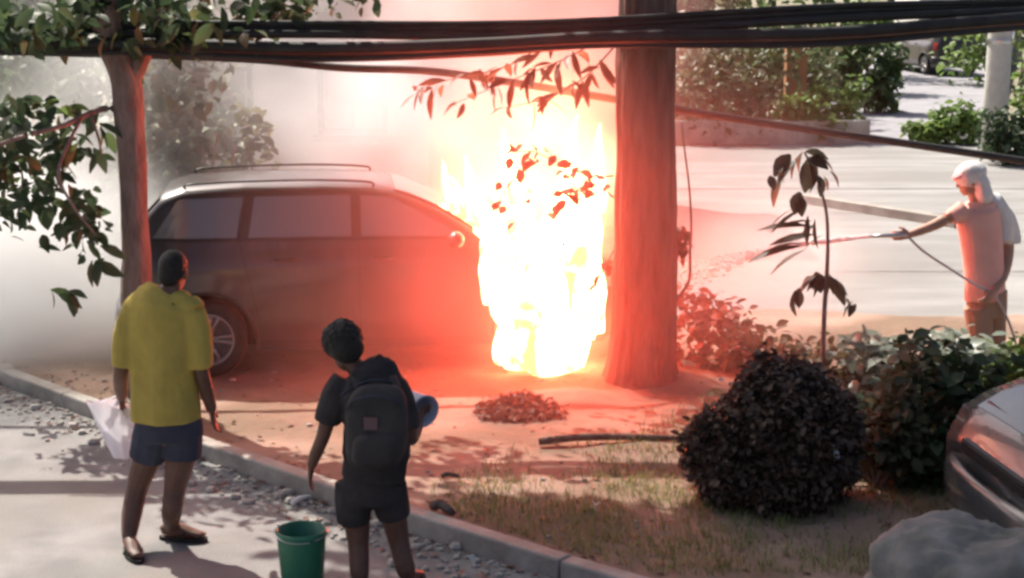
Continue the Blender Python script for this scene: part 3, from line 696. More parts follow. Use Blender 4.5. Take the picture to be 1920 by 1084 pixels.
make_car('parked_car', 'shiny graphite car nose at the lower right behind the grey rock', 'car', (4.62, 8.28, 0.0), math.radians(180 + 6), M['paint_grey'])
stc = make_car('parked_car', 'dark car parked far up the side street', 'car', (P(1745, 120, 52).x, 52, .19), math.radians(100), M['paint'])

# ------------------------------------------------------------------ fire
FC = P(1020, 520, 12.55)
fire = thing('fire', 'white hot blaze swallowing the front of the dark car', 'fire', (FC.x, FC.y, VZ))
def flame(px, py0, py1, w_, Y, lean=0.0, seed=0):
    """a tongue of flame standing from py0 up to py1, w_ pixels wide"""
    b, tp = P(px, py0, Y), P(px + lean, py1, Y); H_ = tp.z - b.z; R = w_ / 460.0
    mb = MB(); n = 14; k = 12; path = []; rad = []
    for i in range(k + 1):
        t = i / k; s_ = noise.noise(Vector((seed * 3.1, t * 2.2, 0)))
        path.append(Vector((lerp(b.x, tp.x, t ** 1.4) + .12 * R * 4 * s_ * t, Y + .1 * s_ * t, lerp(b.z, tp.z, t))) - fire.location)
        rad.append(max(.004, R * (math.sin(PI * min(1, .28 + .72 * t)) ** .9) * (1 - .35 * t) if t < 1 else .004))
    mb.tube(path, rad, n)
    for i, v in enumerate(mb.v):
        p = Vector(v); c = path[min(i // n, k)]; d = p - c
        mb.v[i] = tuple(c + d * (1 + .45 * noise.noise(p * 3.5 + Vector((seed, 0, 0)))))
    return mb
FL = flamemat('flame_white', (1.0, 0.118, 0.055), 38.0)
fl = [(1010, 600, 400, 130, 12.45, 18), (1065, 630, 370, 120, 12.45, 22), (960, 585, 420, 90, 12.45, -22), (1108, 620, 380, 66, 12.5, 8), (1030, 520, 330, 80, 13.1, 26),
      (1035, 686, 510, 150, 12.3, -10), (978, 684, 560, 90, 12.3, -12), (1108, 600, 470, 60, 12.4, 12), (915, 545, 430, 52, 12.5, -24), (1100, 480, 300, 60, 13.2, 16), (946, 680, 590, 40, 12.32, -5),
      (893, 500, 440, 30, 12.55, -18), (1030, 620, 450, 180, 12.42, 5), (1085, 560, 350, 80, 12.6, 18), (930, 470, 370, 30, 12.6, -16), (985, 450, 340, 34, 12.6, 12), (940, 560, 400, 96, 12.4, -14), (985, 560, 395, 110, 12.4, -6), (905, 500, 425, 44, 12.42, -16), (968, 600, 470, 90, 12.36, -10), (870, 420, 330, 30, 12.75, -22), (900, 430, 290, 36, 12.9, -30), (960, 380, 240, 40, 12.9, -20), (1120, 400, 230, 40, 12.9, 6), (1060, 400, 215, 46, 13.0, 20), (842, 380, 300, 16, 12.9, -14)]
for i, (px, a, b, w_, Y, ln) in enumerate(fl):
    part('flame', flame(px, a, b, w_, Y, ln, i), FL, fire)
def vbox(name, lo, hi, m, parent=None, label=None):
    mb = MB(); lo, hi = Vector(lo), Vector(hi); off = parent.location if parent else Vector((0, 0, 0))
    mb.box((lo + hi) / 2, hi - lo); o = part(name, mb, m, None, False)
    if parent: o.parent = parent; o.matrix_parent_inverse = Matrix.Translation(-off)
    return o
gc = P(1025, 400, 12.75)
gl = vbox('flame_gas', (gc.x - 1.4, 11.9, 0.1), (gc.x + 1.3, 14.2, 3.4), volmat('flame_gas', 0.0, (gc.x, 12.9, gc.z + .1), (1.25, 1.0, 1.6), emit=(1.0, 0.48, 0.20), estr=4.4, nscale=1.9, lo=.33, hi=.66, power=1.1, detail=4), fire)

gl = P(1025, 590, 12.4)
vbox('flame_gas', (gl.x - .8, 11.95, 0.1), (gl.x + .62, 13.1, 1.7), volmat('flame_gas_low', 0.0, (gl.x, 12.45, gl.z - .05), (.72, .5, .72), emit=(1.0, 0.48, 0.19), estr=5.0, nscale=3.0, lo=.3, hi=.62, power=1.0, detail=4), fire)

# ------------------------------------------------------------------ smoke
def smoke(label, c, r, dens, **k):
    c, r = Vector(c), Vector(r); lo, hi = c - r, c + r; lo.z = max(lo.z, 0.12)
    o = vbox('smoke', lo, hi, volmat('smoke', dens, c, r, **k)); tag(o, label, 'smoke', None, 'stuff'); return o
smoke('bright white smoke drifting low at the far left', (-4.9, 13.4, 0.45), (2.7, 2.1, 2.0), 4.0, nscale=.9, lo=.2, hi=.62)
smoke('white smoke rising behind the roof of the burning car', (-1.0, 16.6, 1.9), (2.4, 1.8, 2.6), 1.35, nscale=1.0, lo=.38, hi=.70)
smoke('thin pale smoke drifting between the slim tree and the olive bush', (-3.4, 14.9, 1.9), (2.6, 1.0, 2.2), 0.9, nscale=.9, lo=.25, hi=.7)
smoke('smoke column above the fire with firelight pink in its colour', (0.1, 13.6, 3.0), (2.0, 1.5, 2.6), 0.9, nscale=1.0, lo=.3, hi=.66, color=(1, .66, .62))  # white smoke; part of the fire's pink glow is put into its colour
smoke('thin smoke veil around the fire and the trunk coloured red like firelight', (0.35, 11.6, 0.9), (3.1, 2.5, 2.7), 0.31, nscale=.9, lo=.18, hi=.72, aniso=.3, color=(.95, .46, .38))  # tinted red so the veil carries the fire's glow in its own colour
smoke('broad white spray of water drifting along the hose jet', (1.95, 12.5, 1.02), (1.15, .45, .42), 1.7, nscale=2.2, lo=.25, hi=.7)
smoke('white water mist where the hose jet reaches the fire', (2.1, 13.6, 0.75), (1.5, 1.1, 0.85), 1.0, nscale=1.2, lo=.2, hi=.7)

# ------------------------------------------------------------------ people
def hand(mb, w_, d, side, thumb, curl=0.5, s=1.0):
    """palm, four unequal bent fingers and a thumb; d: direction of the hand, side: across the palm, thumb: +1/-1 along side"""
    d = Vector(d).normalized(); side = (Vector(side) - d * Vector(side).dot(d)).normalized(); nrm = d.cross(side) * 1.0
    w_ = Vector(w_)
    mb.tube([w_ - d * .01 * s, w_ + d * .03 * s, w_ + d * .07 * s, w_ + d * .09 * s], [(.026 * s, .019 * s), (.036 * s, .018 * s), (.041 * s, .016 * s), (.038 * s, .012 * s)], 10, flat=side)
    for i, (o, ln) in enumerate(((.030, .070), (.010, .080), (-.010, .075), (-.029, .058))):
        b = w_ + d * .082 * s + side * o * s * thumb
        p1 = b + d * ln * .45 * s + nrm * curl * .012 * s; p2 = p1 + (d * (1 - curl * .5) + nrm * curl * .8).normalized() * ln * .33 * s
        p3 = p2 + (d * (1 - curl) + nrm * curl * 1.2).normalized() * ln * .27 * s
        mb.tube([b - d * .015 * s, p1, p2, p3], [.0095 * s, .0092 * s, .0085 * s, .007 * s], 8)
    b = w_ + d * .022 * s + side * .026 * s * thumb
    mb.tube([b, b + (d * .6 + side * thumb * .7) * .038 * s, b + (d * .95 + side * thumb * .6 + nrm * curl * .4) * .062 * s], [.013 * s, .011 * s, .009 * s], 8)
def head(mb, c, face, up, s=1.0):
    f = Vector(face).normalized(); u = (Vector(up) - f * Vector(up).dot(f)).normalized(); x = f.cross(u)
    R = Matrix((x, f, u)).transposed(); c = Vector(c)
    at = lambda a, b, h: c + R @ Vector((a, b, h)) * s
    mb.ball(at(0, -.008, .022), (.074 * s, .094 * s, .096 * s), 18, 12, R)
    mb.ball(at(0, .022, -.048), (.056 * s, .066 * s, .068 * s), 16, 10, R)
    mb.ball(at(0, .062, -.088), (.026 * s, .022 * s, .020 * s), 10, 8, R)
    mb.tube([at(0, .082, .02), at(0, .098, -.012), at(0, .104, -.026)], [.010 * s, .013 * s, .016 * s], 8)
    for k in (-1, 1):
        mb.ball(at(k * .031, .076, .022), (.014 * s, .012 * s, .009 * s), 8, 6, R)
        mb.ball(at(k * .03, .08, .04), (.02 * s, .009 * s, .006 * s), 8, 6, R)
        mb.ball(at(k * .077, -.008, -.008), (.011 * s, .02 * s, .033 * s), 8, 8, R)
    mb.ball(at(0, .086, -.056), (.024 * s, .01 * s, .007 * s), 8, 6, R); mb.ball(at(0, .084, -.068), (.021 * s, .01 * s, .007 * s), 8, 6, R)
    return R, at
def limb(mb, pts, rad, n=12): mb.tube(spline(pts, 5), [lerp(rad[min(i // 5, len(rad) - 1)], rad[min(i // 5 + 1, len(rad) - 1)], (i % 5) / 5) for i in range(5 * (len(pts) - 1) + 1)], n)

def foot(mb, ank, d, s=1.0, z0=0.02):
    d = Vector(d).normalized(); a = Vector(ank); z = z0
    mb.tube([Vector((a.x, a.y, z + .035)) - d * .055 * s, Vector((a.x, a.y, z + .05)), Vector((a.x, a.y, z + .042)) + d * .07 * s, Vector((a.x, a.y, z + .028)) + d * .13 * s, Vector((a.x, a.y, z + .02)) + d * .185 * s],
            [(.026 * s, .03 * s), (.037 * s, .046 * s), (.042 * s, .034 * s), (.046 * s, .02 * s), (.028 * s, .012 * s)], 10, flat=(-d.y, d.x, 0))
    sd = Vector((-d.y, d.x, 0))
    for i, o in enumerate((.028, .012, -.003, -.017, -.029)):
        mb.ball(Vector((a.x, a.y, z + .014)) + d * (.195 - abs(i - 0.5) * .011) * s + sd * o * s, (.011 * s, .011 * s, .010 * s), 6, 5)
def sandal(parent, ank, d, s=1.0, mt='rubber'):
    d = Vector(d).normalized(); sd = Vector((-d.y, d.x, 0)); a = Vector((ank[0], ank[1], 0))
    mb = MB(); vs = []; N = 20
    for z in (0.0, .022):
        for k in range(N):
            an = 2 * PI * k / N; y = math.cos(an) * .145; x = math.sin(an) * (.045 + .010 * math.cos(an))
            vs.append(a + d * (.07 + y) * s + sd * x * s + Vector((0, 0, z)))
    mb.add(vs, [tuple(range(N - 1, -1, -1)), tuple(range(N, 2 * N))] + [(k, (k + 1) % N, N + (k + 1) % N, N + k) for k in range(N)])
    o = part('sandal', mb, M[mt], parent, False)
    mb = MB(); mb.tube(spline([a + d * .06 * s + sd * .048 * s + Vector((0, 0, .02)), a + d * .11 * s + sd * .03 * s + Vector((0, 0, .062)), a + d * .16 * s + sd * .012 * s + Vector((0, 0, .03)), a + d * .11 * s - sd * .03 * s + Vector((0, 0, .062)), a + d * .06 * s - sd * .048 * s + Vector((0, 0, .02))], 4), .008, 6)
    part('strap', mb, M[mt], o)

# --- the man in yellow, seen from behind
Y0 = G(300, 1028).y
mp = Vector((P(300, 800, Y0).x, Y0, 0))
man = thing('person', 'man in yellow shirt and dark shorts walking with a white bag', 'person', mp)
J = lambda px, py, dy=0.0: P(px, py, Y0 + dy) - mp
ground_at = lambda px, py: G(px, py) - mp
la = ground_at(243, 1036); ra = ground_at(322, 1012)
mb = MB()
hips, waist, chest, shl, nk = J(316, 800), J(312, 735), J(305, 645), J(306, 572), J(318, 548, .02)
mb.tube(spline([J(318, 830), hips, waist, chest, shl, nk], 4), [(.11, .08)] * 2 + [(.135, .095)] * 4 + [(.14, .10)] * 4 + [(.15, .105)] * 4 + [(.14, .085)] * 4 + [(.07, .065)] * 3, 18, flat=(1, 0, 0))
mb.tube([J(316, 575), J(321, 548, .02), J(324, 520, .03)], [.068, .056, .054], 12)
headc = J(325, 515, .03) + Vector((0, .015, .012))
Rm, atm = head(mb, headc, (.25, 1, -.1), (0.05, 0, 1), .97)
limb(mb, [J(354, 592), J(370, 640, -.02), J(376, 690, -.03), J(388, 735, .02), J(397, 768, .05)], [.052, .050, .044, .041, .030])
hand(mb, J(397, 766, .05), (.10, .1, -1), (0, 1, 0), 1, .55, .98)
limb(mb, [J(258, 592), J(240, 640, .0), J(228, 690, .0), J(226, 722, .12), J(228, 744, .24)], [.052, .050, .044, .040, .030])
hand(mb, J(228, 744, .24), (-.05, .35, -1), (0, 1, 0), 1, .9, .98)
limb(mb, [J(288, 815), J(276, 855, .05), J(258, 912, .06), J(247, 965, .0), la + Vector((0, 0, .085))], [.098, .085, .062, .058, .040])
limb(mb, [J(342, 815), J(338, 860), J(328, 915), J(322, 962, -.02), ra + Vector((0, 0, .085))], [.098, .085, .062, .058, .040])
foot(mb, la, (.30, -.55, 0), 1, .022); foot(mb, ra, (1, -.15, 0), 1, .022)
fuse('body', mb, M['skin'], man, .0055, 3)
mb = MB(); mb.ball(atm(0, -.016, .034), (.079, .094, .092), 18, 12, Rm); mb.ball(atm(0, -.05, -.01), (.068, .058, .07), 14, 10, Rm); fuse('hair', mb, M['hair'], man, .007, 2)
mb = MB()
def folds(mb, amp=.008, f=(7, 7, 3)):
    for i, v in enumerate(mb.v):
        n_ = noise.noise_vector(Vector((v[0] * f[0], v[1] * f[1], v[2] * f[2]))); mb.v[i] = (v[0] + n_.x * amp, v[1] + n_.y * amp, v[2])
mb.tube(spline([J(311, 786), J(309, 740), J(306, 680), J(303, 620), J(304, 585), J(308, 566, .01), J(318, 548, .02)], 5),
        [(.192, .15)] * 5 + [(.188, .145)] * 5 + [(.184, .142)] * 5 + [(.182, .138)] * 5 + [(.186, .128)] * 3 + [(.18, .12)] * 2 + [(.165, .105)] * 2 + [(.145, .098)] * 2 + [(.11, .09), (.088, .085)], 26, flat=(1, 0, 0))
mb.tube(spline([J(254, 588), J(268, 573, .01), J(306, 566, .01), J(345, 572, .01), J(360, 586)], 4), [.072, .075, .078, .08, .082, .084, .085, .086, .086, .086, .085, .084, .082, .08, .078, .075, .072], 14)
limb(mb, [J(356, 586), J(368, 628, -.01), J(373, 676, -.03), J(374, 688, -.03)], [.074, .076, .073, .070]); limb(mb, [J(256, 588), J(243, 625), J(236, 676), J(235, 686)], [.074, .076, .073, .070])
folds(mb, .026)
fuse('shirt', mb, M['yellow'], man, .009, 4)
mb = MB(); mb.tube(spline([J(314, 770), J(316, 795), J(318, 822)], 4), [(.180, .135)] * 4 + [(.188, .14)] * 4 + [(.18, .13)], 22, flat=(1, 0, 0))
limb(mb, [J(288, 805), J(282, 830, .02), J(276, 856, .04)], [.112, .112, .108]); limb(mb, [J(342, 805), J(342, 830), J(341, 858)], [.112, .110, .106]); folds(mb, .010)
fuse('shorts', mb, M['navy'], man, .008, 3)
sandal(man, la, (.30, -.55, 0)); sandal(man, ra, (1, -.15, 0))

# --- the boy in dark clothes, seen from behind, stooping to the left
bY = G(720, 1118).y
bp = Vector((P(715, 1000, bY).x, bY, 0))
boy = thing('person', 'boy in dark shirt and shorts reaching down beside the kerb', 'person', bp)
J = lambda px, py, dy=0.0: P(px, py, bY + dy) - bp
la = G(676, 1122) - bp; ra = G(768, 1108) - bp
mb = MB()
mb.tube(spline([J(698, 935), J(697, 880), J(702, 820), J(703, 760), J(690, 712, .03), J(672, 690, .05)], 4), [(.12, .10)] * 2 + [(.14, .105)] * 5 + [(.135, .105)] * 4 + [(.15, .11)] * 4 + [(.13, .095)] * 4 + [(.06, .06)] * 2, 18, flat=(1, 0, 0))
mb.tube([J(685, 712, .03), J(664, 684, .06), J(650, 664, .08)], [.06, .05, .05], 12)
hc = J(644, 652, .08)
Rb, atb = head(mb, hc, (-.35, .8, -.45), (-.28, .25, 1), 1.0)
limb(mb, [J(637, 728, .02), J(618, 775, .0), J(606, 818, .0), J(592, 852, .03), J(584, 874, .05)], [.052, .044, .036, .033, .024])
hand(mb, J(584, 872, .05), (-.12, .1, -1), (0, 1, 0), 1, .35, .88)
limb(mb, [J(745, 735, .03), J(766, 785, .02), J(770, 822, .06), J(778, 812, .16), J(786, 796, .24)], [.052, .044, .036, .033, .024])
hand(mb, J(786, 797, .24), (.1, .6, .5), (0, 0, 1), 1, .9, .88)
limb(mb, [J(665, 920), J(668, 965, .02), J(672, 1020, .02), J(674, 1070, -.02), la + Vector((0, 0, .08))], [.09, .075, .055, .052, .036])
limb(mb, [J(728, 920), J(736, 960, .03), J(748, 1015, .04), J(760, 1065, 0), ra + Vector((0, 0, .08))], [.09, .075, .055, .052, .036])
foot(mb, la, (-.1, 1, 0), .92, .022); foot(mb, ra, (.3, 1, 0), .92, .022)
fuse('body', mb, M['skin'], boy, .0055, 3)
mb = MB(); mb.ball(atb(0, -.016, .036), (.100, .114, .108), 40, 26, Rb); mb.ball(atb(0, -.055, -.012), (.088, .072, .085), 30, 20, Rb)
for _ in range(260):
    d_ = rdir(-.5, 1); mb.ball(atb(d_.x * .098, -.02 + d_.y * .108, .036 + d_.z * .104), U(.006, .013), 6, 4)
fuse('hair', mb, M['hair'], boy, .0055, 0)
mb = MB()
mb.tube(spline([J(702, 895), J(706, 850), J(707, 800), J(705, 762), J(694, 722, .02), J(680, 702, .04), J(668, 690, .05)], 5),
        [(.172, .14)] * 5 + [(.182, .155)] * 5 + [(.178, .155)] * 5 + [(.168, .145)] * 5 + [(.16, .125)] * 3 + [(.15, .115)] * 2 + [(.13, .10)] * 3 + [(.09, .085)] * 2 + [(.065, .065)], 26, flat=(1, 0, -.15))
limb(mb, [J(650, 712, .03), J(630, 742, .01), J(616, 782), J(613, 790)], [.07, .070, .063, .058]); limb(mb, [J(738, 722, .03), J(752, 752, .02), J(764, 790, .02), J(765, 796, .02)], [.07, .072, .066, .06])
folds(mb, .024)
fuse('shirt', mb, M['blackcloth'], boy, .009, 4)
mb = MB()
sl = spline([J(643, 722, .03), J(628, 748, .01), J(616, 784)], 6)
mb = MB(); mb.tube(spline([J(640, 742, -.10), J(664, 724, -.115), J(700, 712, -.12), J(736, 716, -.10)], 6), (.008, .004), 6); part('yoke_seam', mb, M['navy'], boy)
mb = MB(); mb.tube(spline([J(697, 870), J(698, 905), J(697, 940)], 4), [(.150, .125)] * 4 + [(.16, .13)] * 4 + [(.155, .125)], 22, flat=(1, 0, 0))
limb(mb, [J(664, 905), J(662, 940), J(664, 975, .02)], [.10, .098, .088]); limb(mb, [J(728, 905), J(734, 940, .01), J(740, 968, .02)], [.10, .098, .088]); folds(mb, .010)
fuse('shorts', mb, M['blackcloth'], boy, .008, 3)
pk = thing('backpack', 'dark rounded backpack on the back of the stooping boy', 'backpack', bp + J(706, 800, -.19))
K = lambda px, py, dy=0.0: P(px, py, bY + dy) - pk.location
mb = MB(); mb.ball((0, 0, 0), (1, 1, 1), 30, 20)
def pill(mb, rx, ry, rz, c, e=.55):
    f_ = lambda a: math.copysign(abs(a) ** e, a)
    for i, v in enumerate(mb.v): mb.v[i] = (c[0] + f_(v[0]) * rx + .02 * v[2], c[1] + v[1] * ry * (1 - .15 * v[2]), c[2] + f_(v[2]) * rz)
pill(mb, .155, .10, .215, (0, 0, 0)); folds(mb, .012); part('shell', mb, M['packcloth'], pk)
mb = MB(); mb.ball((0, 0, 0), (1, 1, 1), 24, 16); pill(mb, .115, .05, .09, (0.0, -.085, -.09)); part('pocket', mb, M['packcloth'], pk)
mb = MB(); mb.box((-.02, -.103, .045), (.065, .012, .06)); part('patch', mb, M['faded'], pk, False)
mb = MB(); mb.tube(spline([(-.15, -.02, .07), (-.11, -.085, .15), (0, -.10, .185), (.11, -.085, .15), (.15, -.02, .07)], 5), .006, 6); part('zip', mb, M['navy'], pk)
for px0, px1 in ((664, 650), (736, 748)):
    mb = MB(); mb.tube(spline([K(px0 + 10, 728, -.13), K(px0, 706, -.05), K(px1, 716, .08)], 6), (.022, .007), 8, flat=(1, 0, 0)); part('strap', mb, M['packcloth'], pk)
sandal(boy, la, (-.1, 1, 0), .92); sandal(boy, ra, (.3, 1, 0), .92)

# --- the person with the hose beyond the bushes
hY = 12.05
hp = Vector((P(1842, 700, hY).x, hY, VZ))
hm = thing('person', 'person in salmon top and loose pale headcloth aiming a water hose at the fire', 'person', hp)
J = lambda px, py, dy=0.0: P(px, py, hY + dy) - hp
mb = MB()
mb.tube(spline([J(1848, 590), J(1848, 555), J(1845, 500), J(1838, 440), J(1835, 395), J(1832, 375)], 4), [(.12, .10)] * 2 + [(.15, .11)] * 4 + [(.14, .11)] * 4 + [(.15, .115)] * 4 + [(.16, .10)] * 4 + [(.06, .06)] * 3, 18, flat=(1, .2, 0))
mb.tube([J(1835, 390), J(1828, 365), J(1822, 345)], [.06, .052, .052], 12)
Rh, ath = head(mb, J(1818, 338), (-1, .15, -.35), (-.25, 0, 1), .98)
limb(mb, [J(1800, 392, -.05), J(1775, 410, -.08), J(1748, 424, -.1), J(1722, 434, -.1), J(1704, 440, -.1)], [.055, .048, .04, .036, .027])
hand(mb, J(1706, 440, -.1), (-1, 0, -.1), (0, 0, 1), 1, .9, .98)
limb(mb, [J(1876, 402, .1), J(1888, 440, .1), J(1890, 480, .05), J(1880, 520, -.05), J(1862, 548, -.16)], [.055, .05, .042, .038, .028])
hand(mb, J(1863, 547, -.16), (-.6, -.4, -.6), (0, 0, 1), 1, .9, .98)
for x0, x1, x2, dy in ((1830, 1836, 1838, -.06), (1862, 1862, 1868, .08)):
    limb(mb, [J(x0, 580, dy), J(x1, 625, dy), J(x1, 680, dy), Vector((J(x2, 700, dy).x, dy, .085))], [.09, .075, .056, .038])
    foot(mb, Vector((J(x2, 700, dy).x, dy, 0)), (-1, .1, 0), 1, .02)
fuse('body', mb, M['skin_light'], hm, .006, 3)
mb = MB(); mb.tube(spline([J(1846, 562), J(1846, 520), J(1842, 470), J(1836, 420), J(1834, 392), J(1832, 376)], 5), [(.165, .13)] * 5 + [(.165, .13)] * 5 + [(.165, .132)] * 5 + [(.17, .13)] * 5 + [(.15, .105)] * 3 + [(.10, .085)] * 2 + [(.07, .07)], 22, flat=(1, .2, 0))
limb(mb, [J(1806, 392, -.04), J(1796, 400, -.06), J(1783, 408, -.07)], [.075, .072, .066]); folds(mb, .012)
fuse('shirt', mb, M['salmon'], hm, .009, 3)
mb = MB(); limb(mb, [J(1862, 385, .06), J(1882, 412, .1), J(1892, 446, .1), J(1893, 456, .1)], [.085, .09, .086, .08]); mb.tube(spline([J(1836, 366, .0), J(1862, 378, .04), J(1880, 410, .06), J(1880, 450, .06)], 4), [(.05, .06)] * 4 + [(.08, .09)] * 9, 14, flat=(1, 0, 0)); folds(mb, .01)
fuse('shawl', mb, M['whitecloth'], hm, .009, 3)
mb = MB(); mb.tube(spline([J(1850, 545), J(1850, 570), J(1849, 592)], 4), [(.165, .125)] * 9, 20, flat=(1, .2, 0))
limb(mb, [J(1832, 575, -.05), J(1836, 615, -.05), J(1838, 640, -.05)], [.105, .1, .095]); limb(mb, [J(1862, 575, .06), J(1862, 615, .07), J(1864, 640, .07)], [.105, .1, .095]); folds(mb, .01)
fuse('shorts', mb, mat('tan_cotton', (.36, .24, .17), .9, spec=.15), hm, .009, 3)
mb = MB(); mb.ball(ath(0, -.02, .042), (.108, .125, .098), 20, 12, Rh); mb.ball(ath(0, -.075, -.05), (.105, .065, .13), 14, 10, Rh); mb.ball(ath(0, -.07, -.13), (.12, .07, .09), 14, 10, Rh); folds(mb, .012, (16, 16, 16))
fuse('headcloth', mb, M['whitecloth'], hm, .007, 2)
mb = MB(); mb.tube([ath(0, .055, .062), ath(0, .098, .058), ath(0, .118, .046)], [(.085, .030), (.072, .020), (.045, .010)], 14, flat=Rh @ Vector((1, 0, 0))); part('hood_edge', mb, mat('firelit_cotton', (.74, .34, .36), .9, spec=.15), hm)  # pink of the firelight on the hood front is put into the cloth colour

# the hose he holds, its nozzle and the jet of water
ho = thing('hose', 'garden hose with nozzle held by the person in salmon', 'hose', P(1705, 440, hY - .1))
L0 = ho.location
mb = MB(); mb.tube(spline([P(1700, 441, hY - .1) - L0, P(1730, 470, hY - .12) - L0, P(1775, 500, hY - .15) - L0, P(1830, 535, hY - .2) - L0, P(1862, 552, hY - .16) - L0, P(1890, 600, hY - .1) - L0, P(1925, 690, hY + .1) - L0, P(1990, 735, hY + .2) - L0, P(2200, 740, hY + .3) - L0], 6), .010, 8)
part('pipe', mb, mat('hose_rubber', (.42, .41, .42), .6), ho)
mb = MB(); mb.tube([P(1706, 440, hY - .1) - L0, P(1680, 441, hY - .1) - L0, P(1655, 442, hY - .1) - L0, P(1636, 443, hY - .1) - L0], [.022, .02, .016, .012], 10); part('nozzle', mb, M['steel'], ho)
wm = D.materials.new('water_jet'); t_, b_ = nodes(wm); b_.inputs['Base Color'].default_value = (.9, .92, .95, 1); b_.inputs['Roughness'].default_value = .6; b_.inputs['Specular IOR Level'].default_value = .25
j0, j1 = P(1634, 443, hY - .1), P(1180, 560, 12.7)
mb = MB()
for k in range(900):
    t = rnd() ** 1.5; c = j0.lerp(j1, t) + Vector((0, 0, .38 * t * (1 - t) - 0.0)); sp_ = .010 + .26 * t * t
    mb.ball(c + Vector((U(-1, 1), U(-1, 1), U(-1, 1))) * sp_ * .6, (U(.006, .016) * (2.0 - t), .005 + .004 * rnd(), .005 + .004 * rnd()), 5, 4)
mb.tube([j0, j0.lerp(j1, .08) + Vector((0, 0, .02)), j0.lerp(j1, .2) + Vector((0, 0, .04))], [.010, .011, .006], 8)
o = part('water_jet', mb, wm); tag(o, 'white jet of water shooting from the hose nozzle', 'water', None, 'stuff')

# ------------------------------------------------------------------ buckets
def bucket(name, label, base, axis, h, r0, r1, mt, handle=True, inner=None, group=None):
    t = thing(name, label, 'bucket', base, 0, group); ax = Vector(axis).normalized()
    mb = MB(); mb.lathe([(.001, 0.0), (r0 * .96, 0), (r0, .01), (lerp(r0, r1, .5), h * .5), (r1, h * .93), (r1 * 1.0, h), (r1 * .97, h), (lerp(r0, r1, .5) * .97, h * .5), (r0 * .96, .02), (.001, .015)], 40, axis=ax)
    part('shell', mb, M[mt], t)
    mb = MB(); mb.lathe([(r1 * 1.0, h * .90), (r1 * 1.05, h * .92), (r1 * 1.06, h * .99), (r1 * 1.02, h * 1.005), (r1 * .98, h)], 40, axis=ax); part('rim', mb, M[mt], t)
    if handle:
        q = ax.to_track_quat('Z', 'Y'); mb = MB(); pts = []
        for k in range(17):
            a = PI * k / 16; pts.append(q @ Vector((math.cos(a) * r1 * 1.07, math.sin(a) * r1 * 1.0, h * .93 + 0.02 - math.sin(a) * .03)))
        mb.tube(pts, .005, 6); part('handle', mb, M['steel'], t)
    return t
gb = G(568, 1112)
bucket('bucket', 'dark green plastic bucket standing on the road beside the boy', gb, (0, 0, 1), P(568, 992, gb.y).z, .105, .128, 'green_plastic')
hb_ = P(226, 752, Y0 + .26); bag = thing('plastic_bag', 'limp white plastic bag hanging from the hand of the man in yellow', 'bag', hb_)
def bagf(u, v):
    a = 2 * PI * u; tp, bt = P(203, 756, Y0 + .27), P(236, 858, Y0 + .22); c = tp.lerp(bt, v)
    wx_ = lerp(.125, .062, v ** 1.2) * (1 - .0 * v); wy = lerp(.05, .06, v) * (1 if v < .97 else .4)
    if v > .97: wx_ *= .8
    fold = 1 + .22 * noise.noise(Vector((math.cos(a) * 2.2, math.sin(a) * 2.2, v * 2.5))) + .12 * noise.noise(Vector((math.cos(a) * 6, math.sin(a) * 6, v * 3)))
    return c + Vector((math.cos(a) * wx_ * fold, math.sin(a) * wy * fold, .025 * noise.noise(Vector((a, v * 2, 4))) + .03 * math.cos(a) * (1 - v) * -.6)) - hb_
mb = MB(); mb.grid(bagf, 48, 30); part('sack', mb, M['bag_film'], bag)
for dx in (-.045, .055):
    mb = MB(); mb.tube(spline([Vector((dx - .02 + -.06, .01, -.02)), Vector((dx * .4, .0, .03)), Vector((dx * .3 + .01, 0, .02)), Vector((dx + .01, .01, -.03))], 5), (.012, .004), 6); part('loop', mb, M['bag_film'], bag)
g0 = P(768, 800, bY + .44); ax_ = Vector((.55, -.72, -.10)).normalized()
g0 = P(797, 772, bY + .30) - ax_ * .20
bucket('bucket', 'pale blue grey plastic bucket carried in front of the boy', g0, ax_, .20, .065, .085, 'grey_plastic', False)

# ------------------------------------------------------------------ boulder, rock, plants
def rocky(name, label, c, r, mt, seed, amp=.22, fr=1.6, seg=48, ring=32, flat=0.0, fine=.03):
    mb = MB(); mb.ball((0, 0, 0), (1, 1, 1), seg, ring)
    for i, v in enumerate(mb.v):
        p = Vector(v); s_ = 1 + amp * noise.noise(p * fr + Vector((seed, 0, 0))) + fine * noise.noise(p * 6 + Vector((0, seed, 0))) + fine * .5 * noise.noise(p * 14)
        if flat: p = Vector((p.x, p.y, min(p.z, flat + .06 * p.x)))
        mb.v[i] = (p.x * s_ * r[0], p.y * s_ * r[1], p.z * s_ * r[2])
    o = part(name, mb, M[mt], None, True, c); tag(o, label, 'rock'); return o
bb = Vector((P(1446, 840, 9.15).x, 9.15, VZ))
t = thing('bush', 'large dark rounded bush on the grass at the lower right', 'bush', bb)
mb = MB(); lfm = MB()
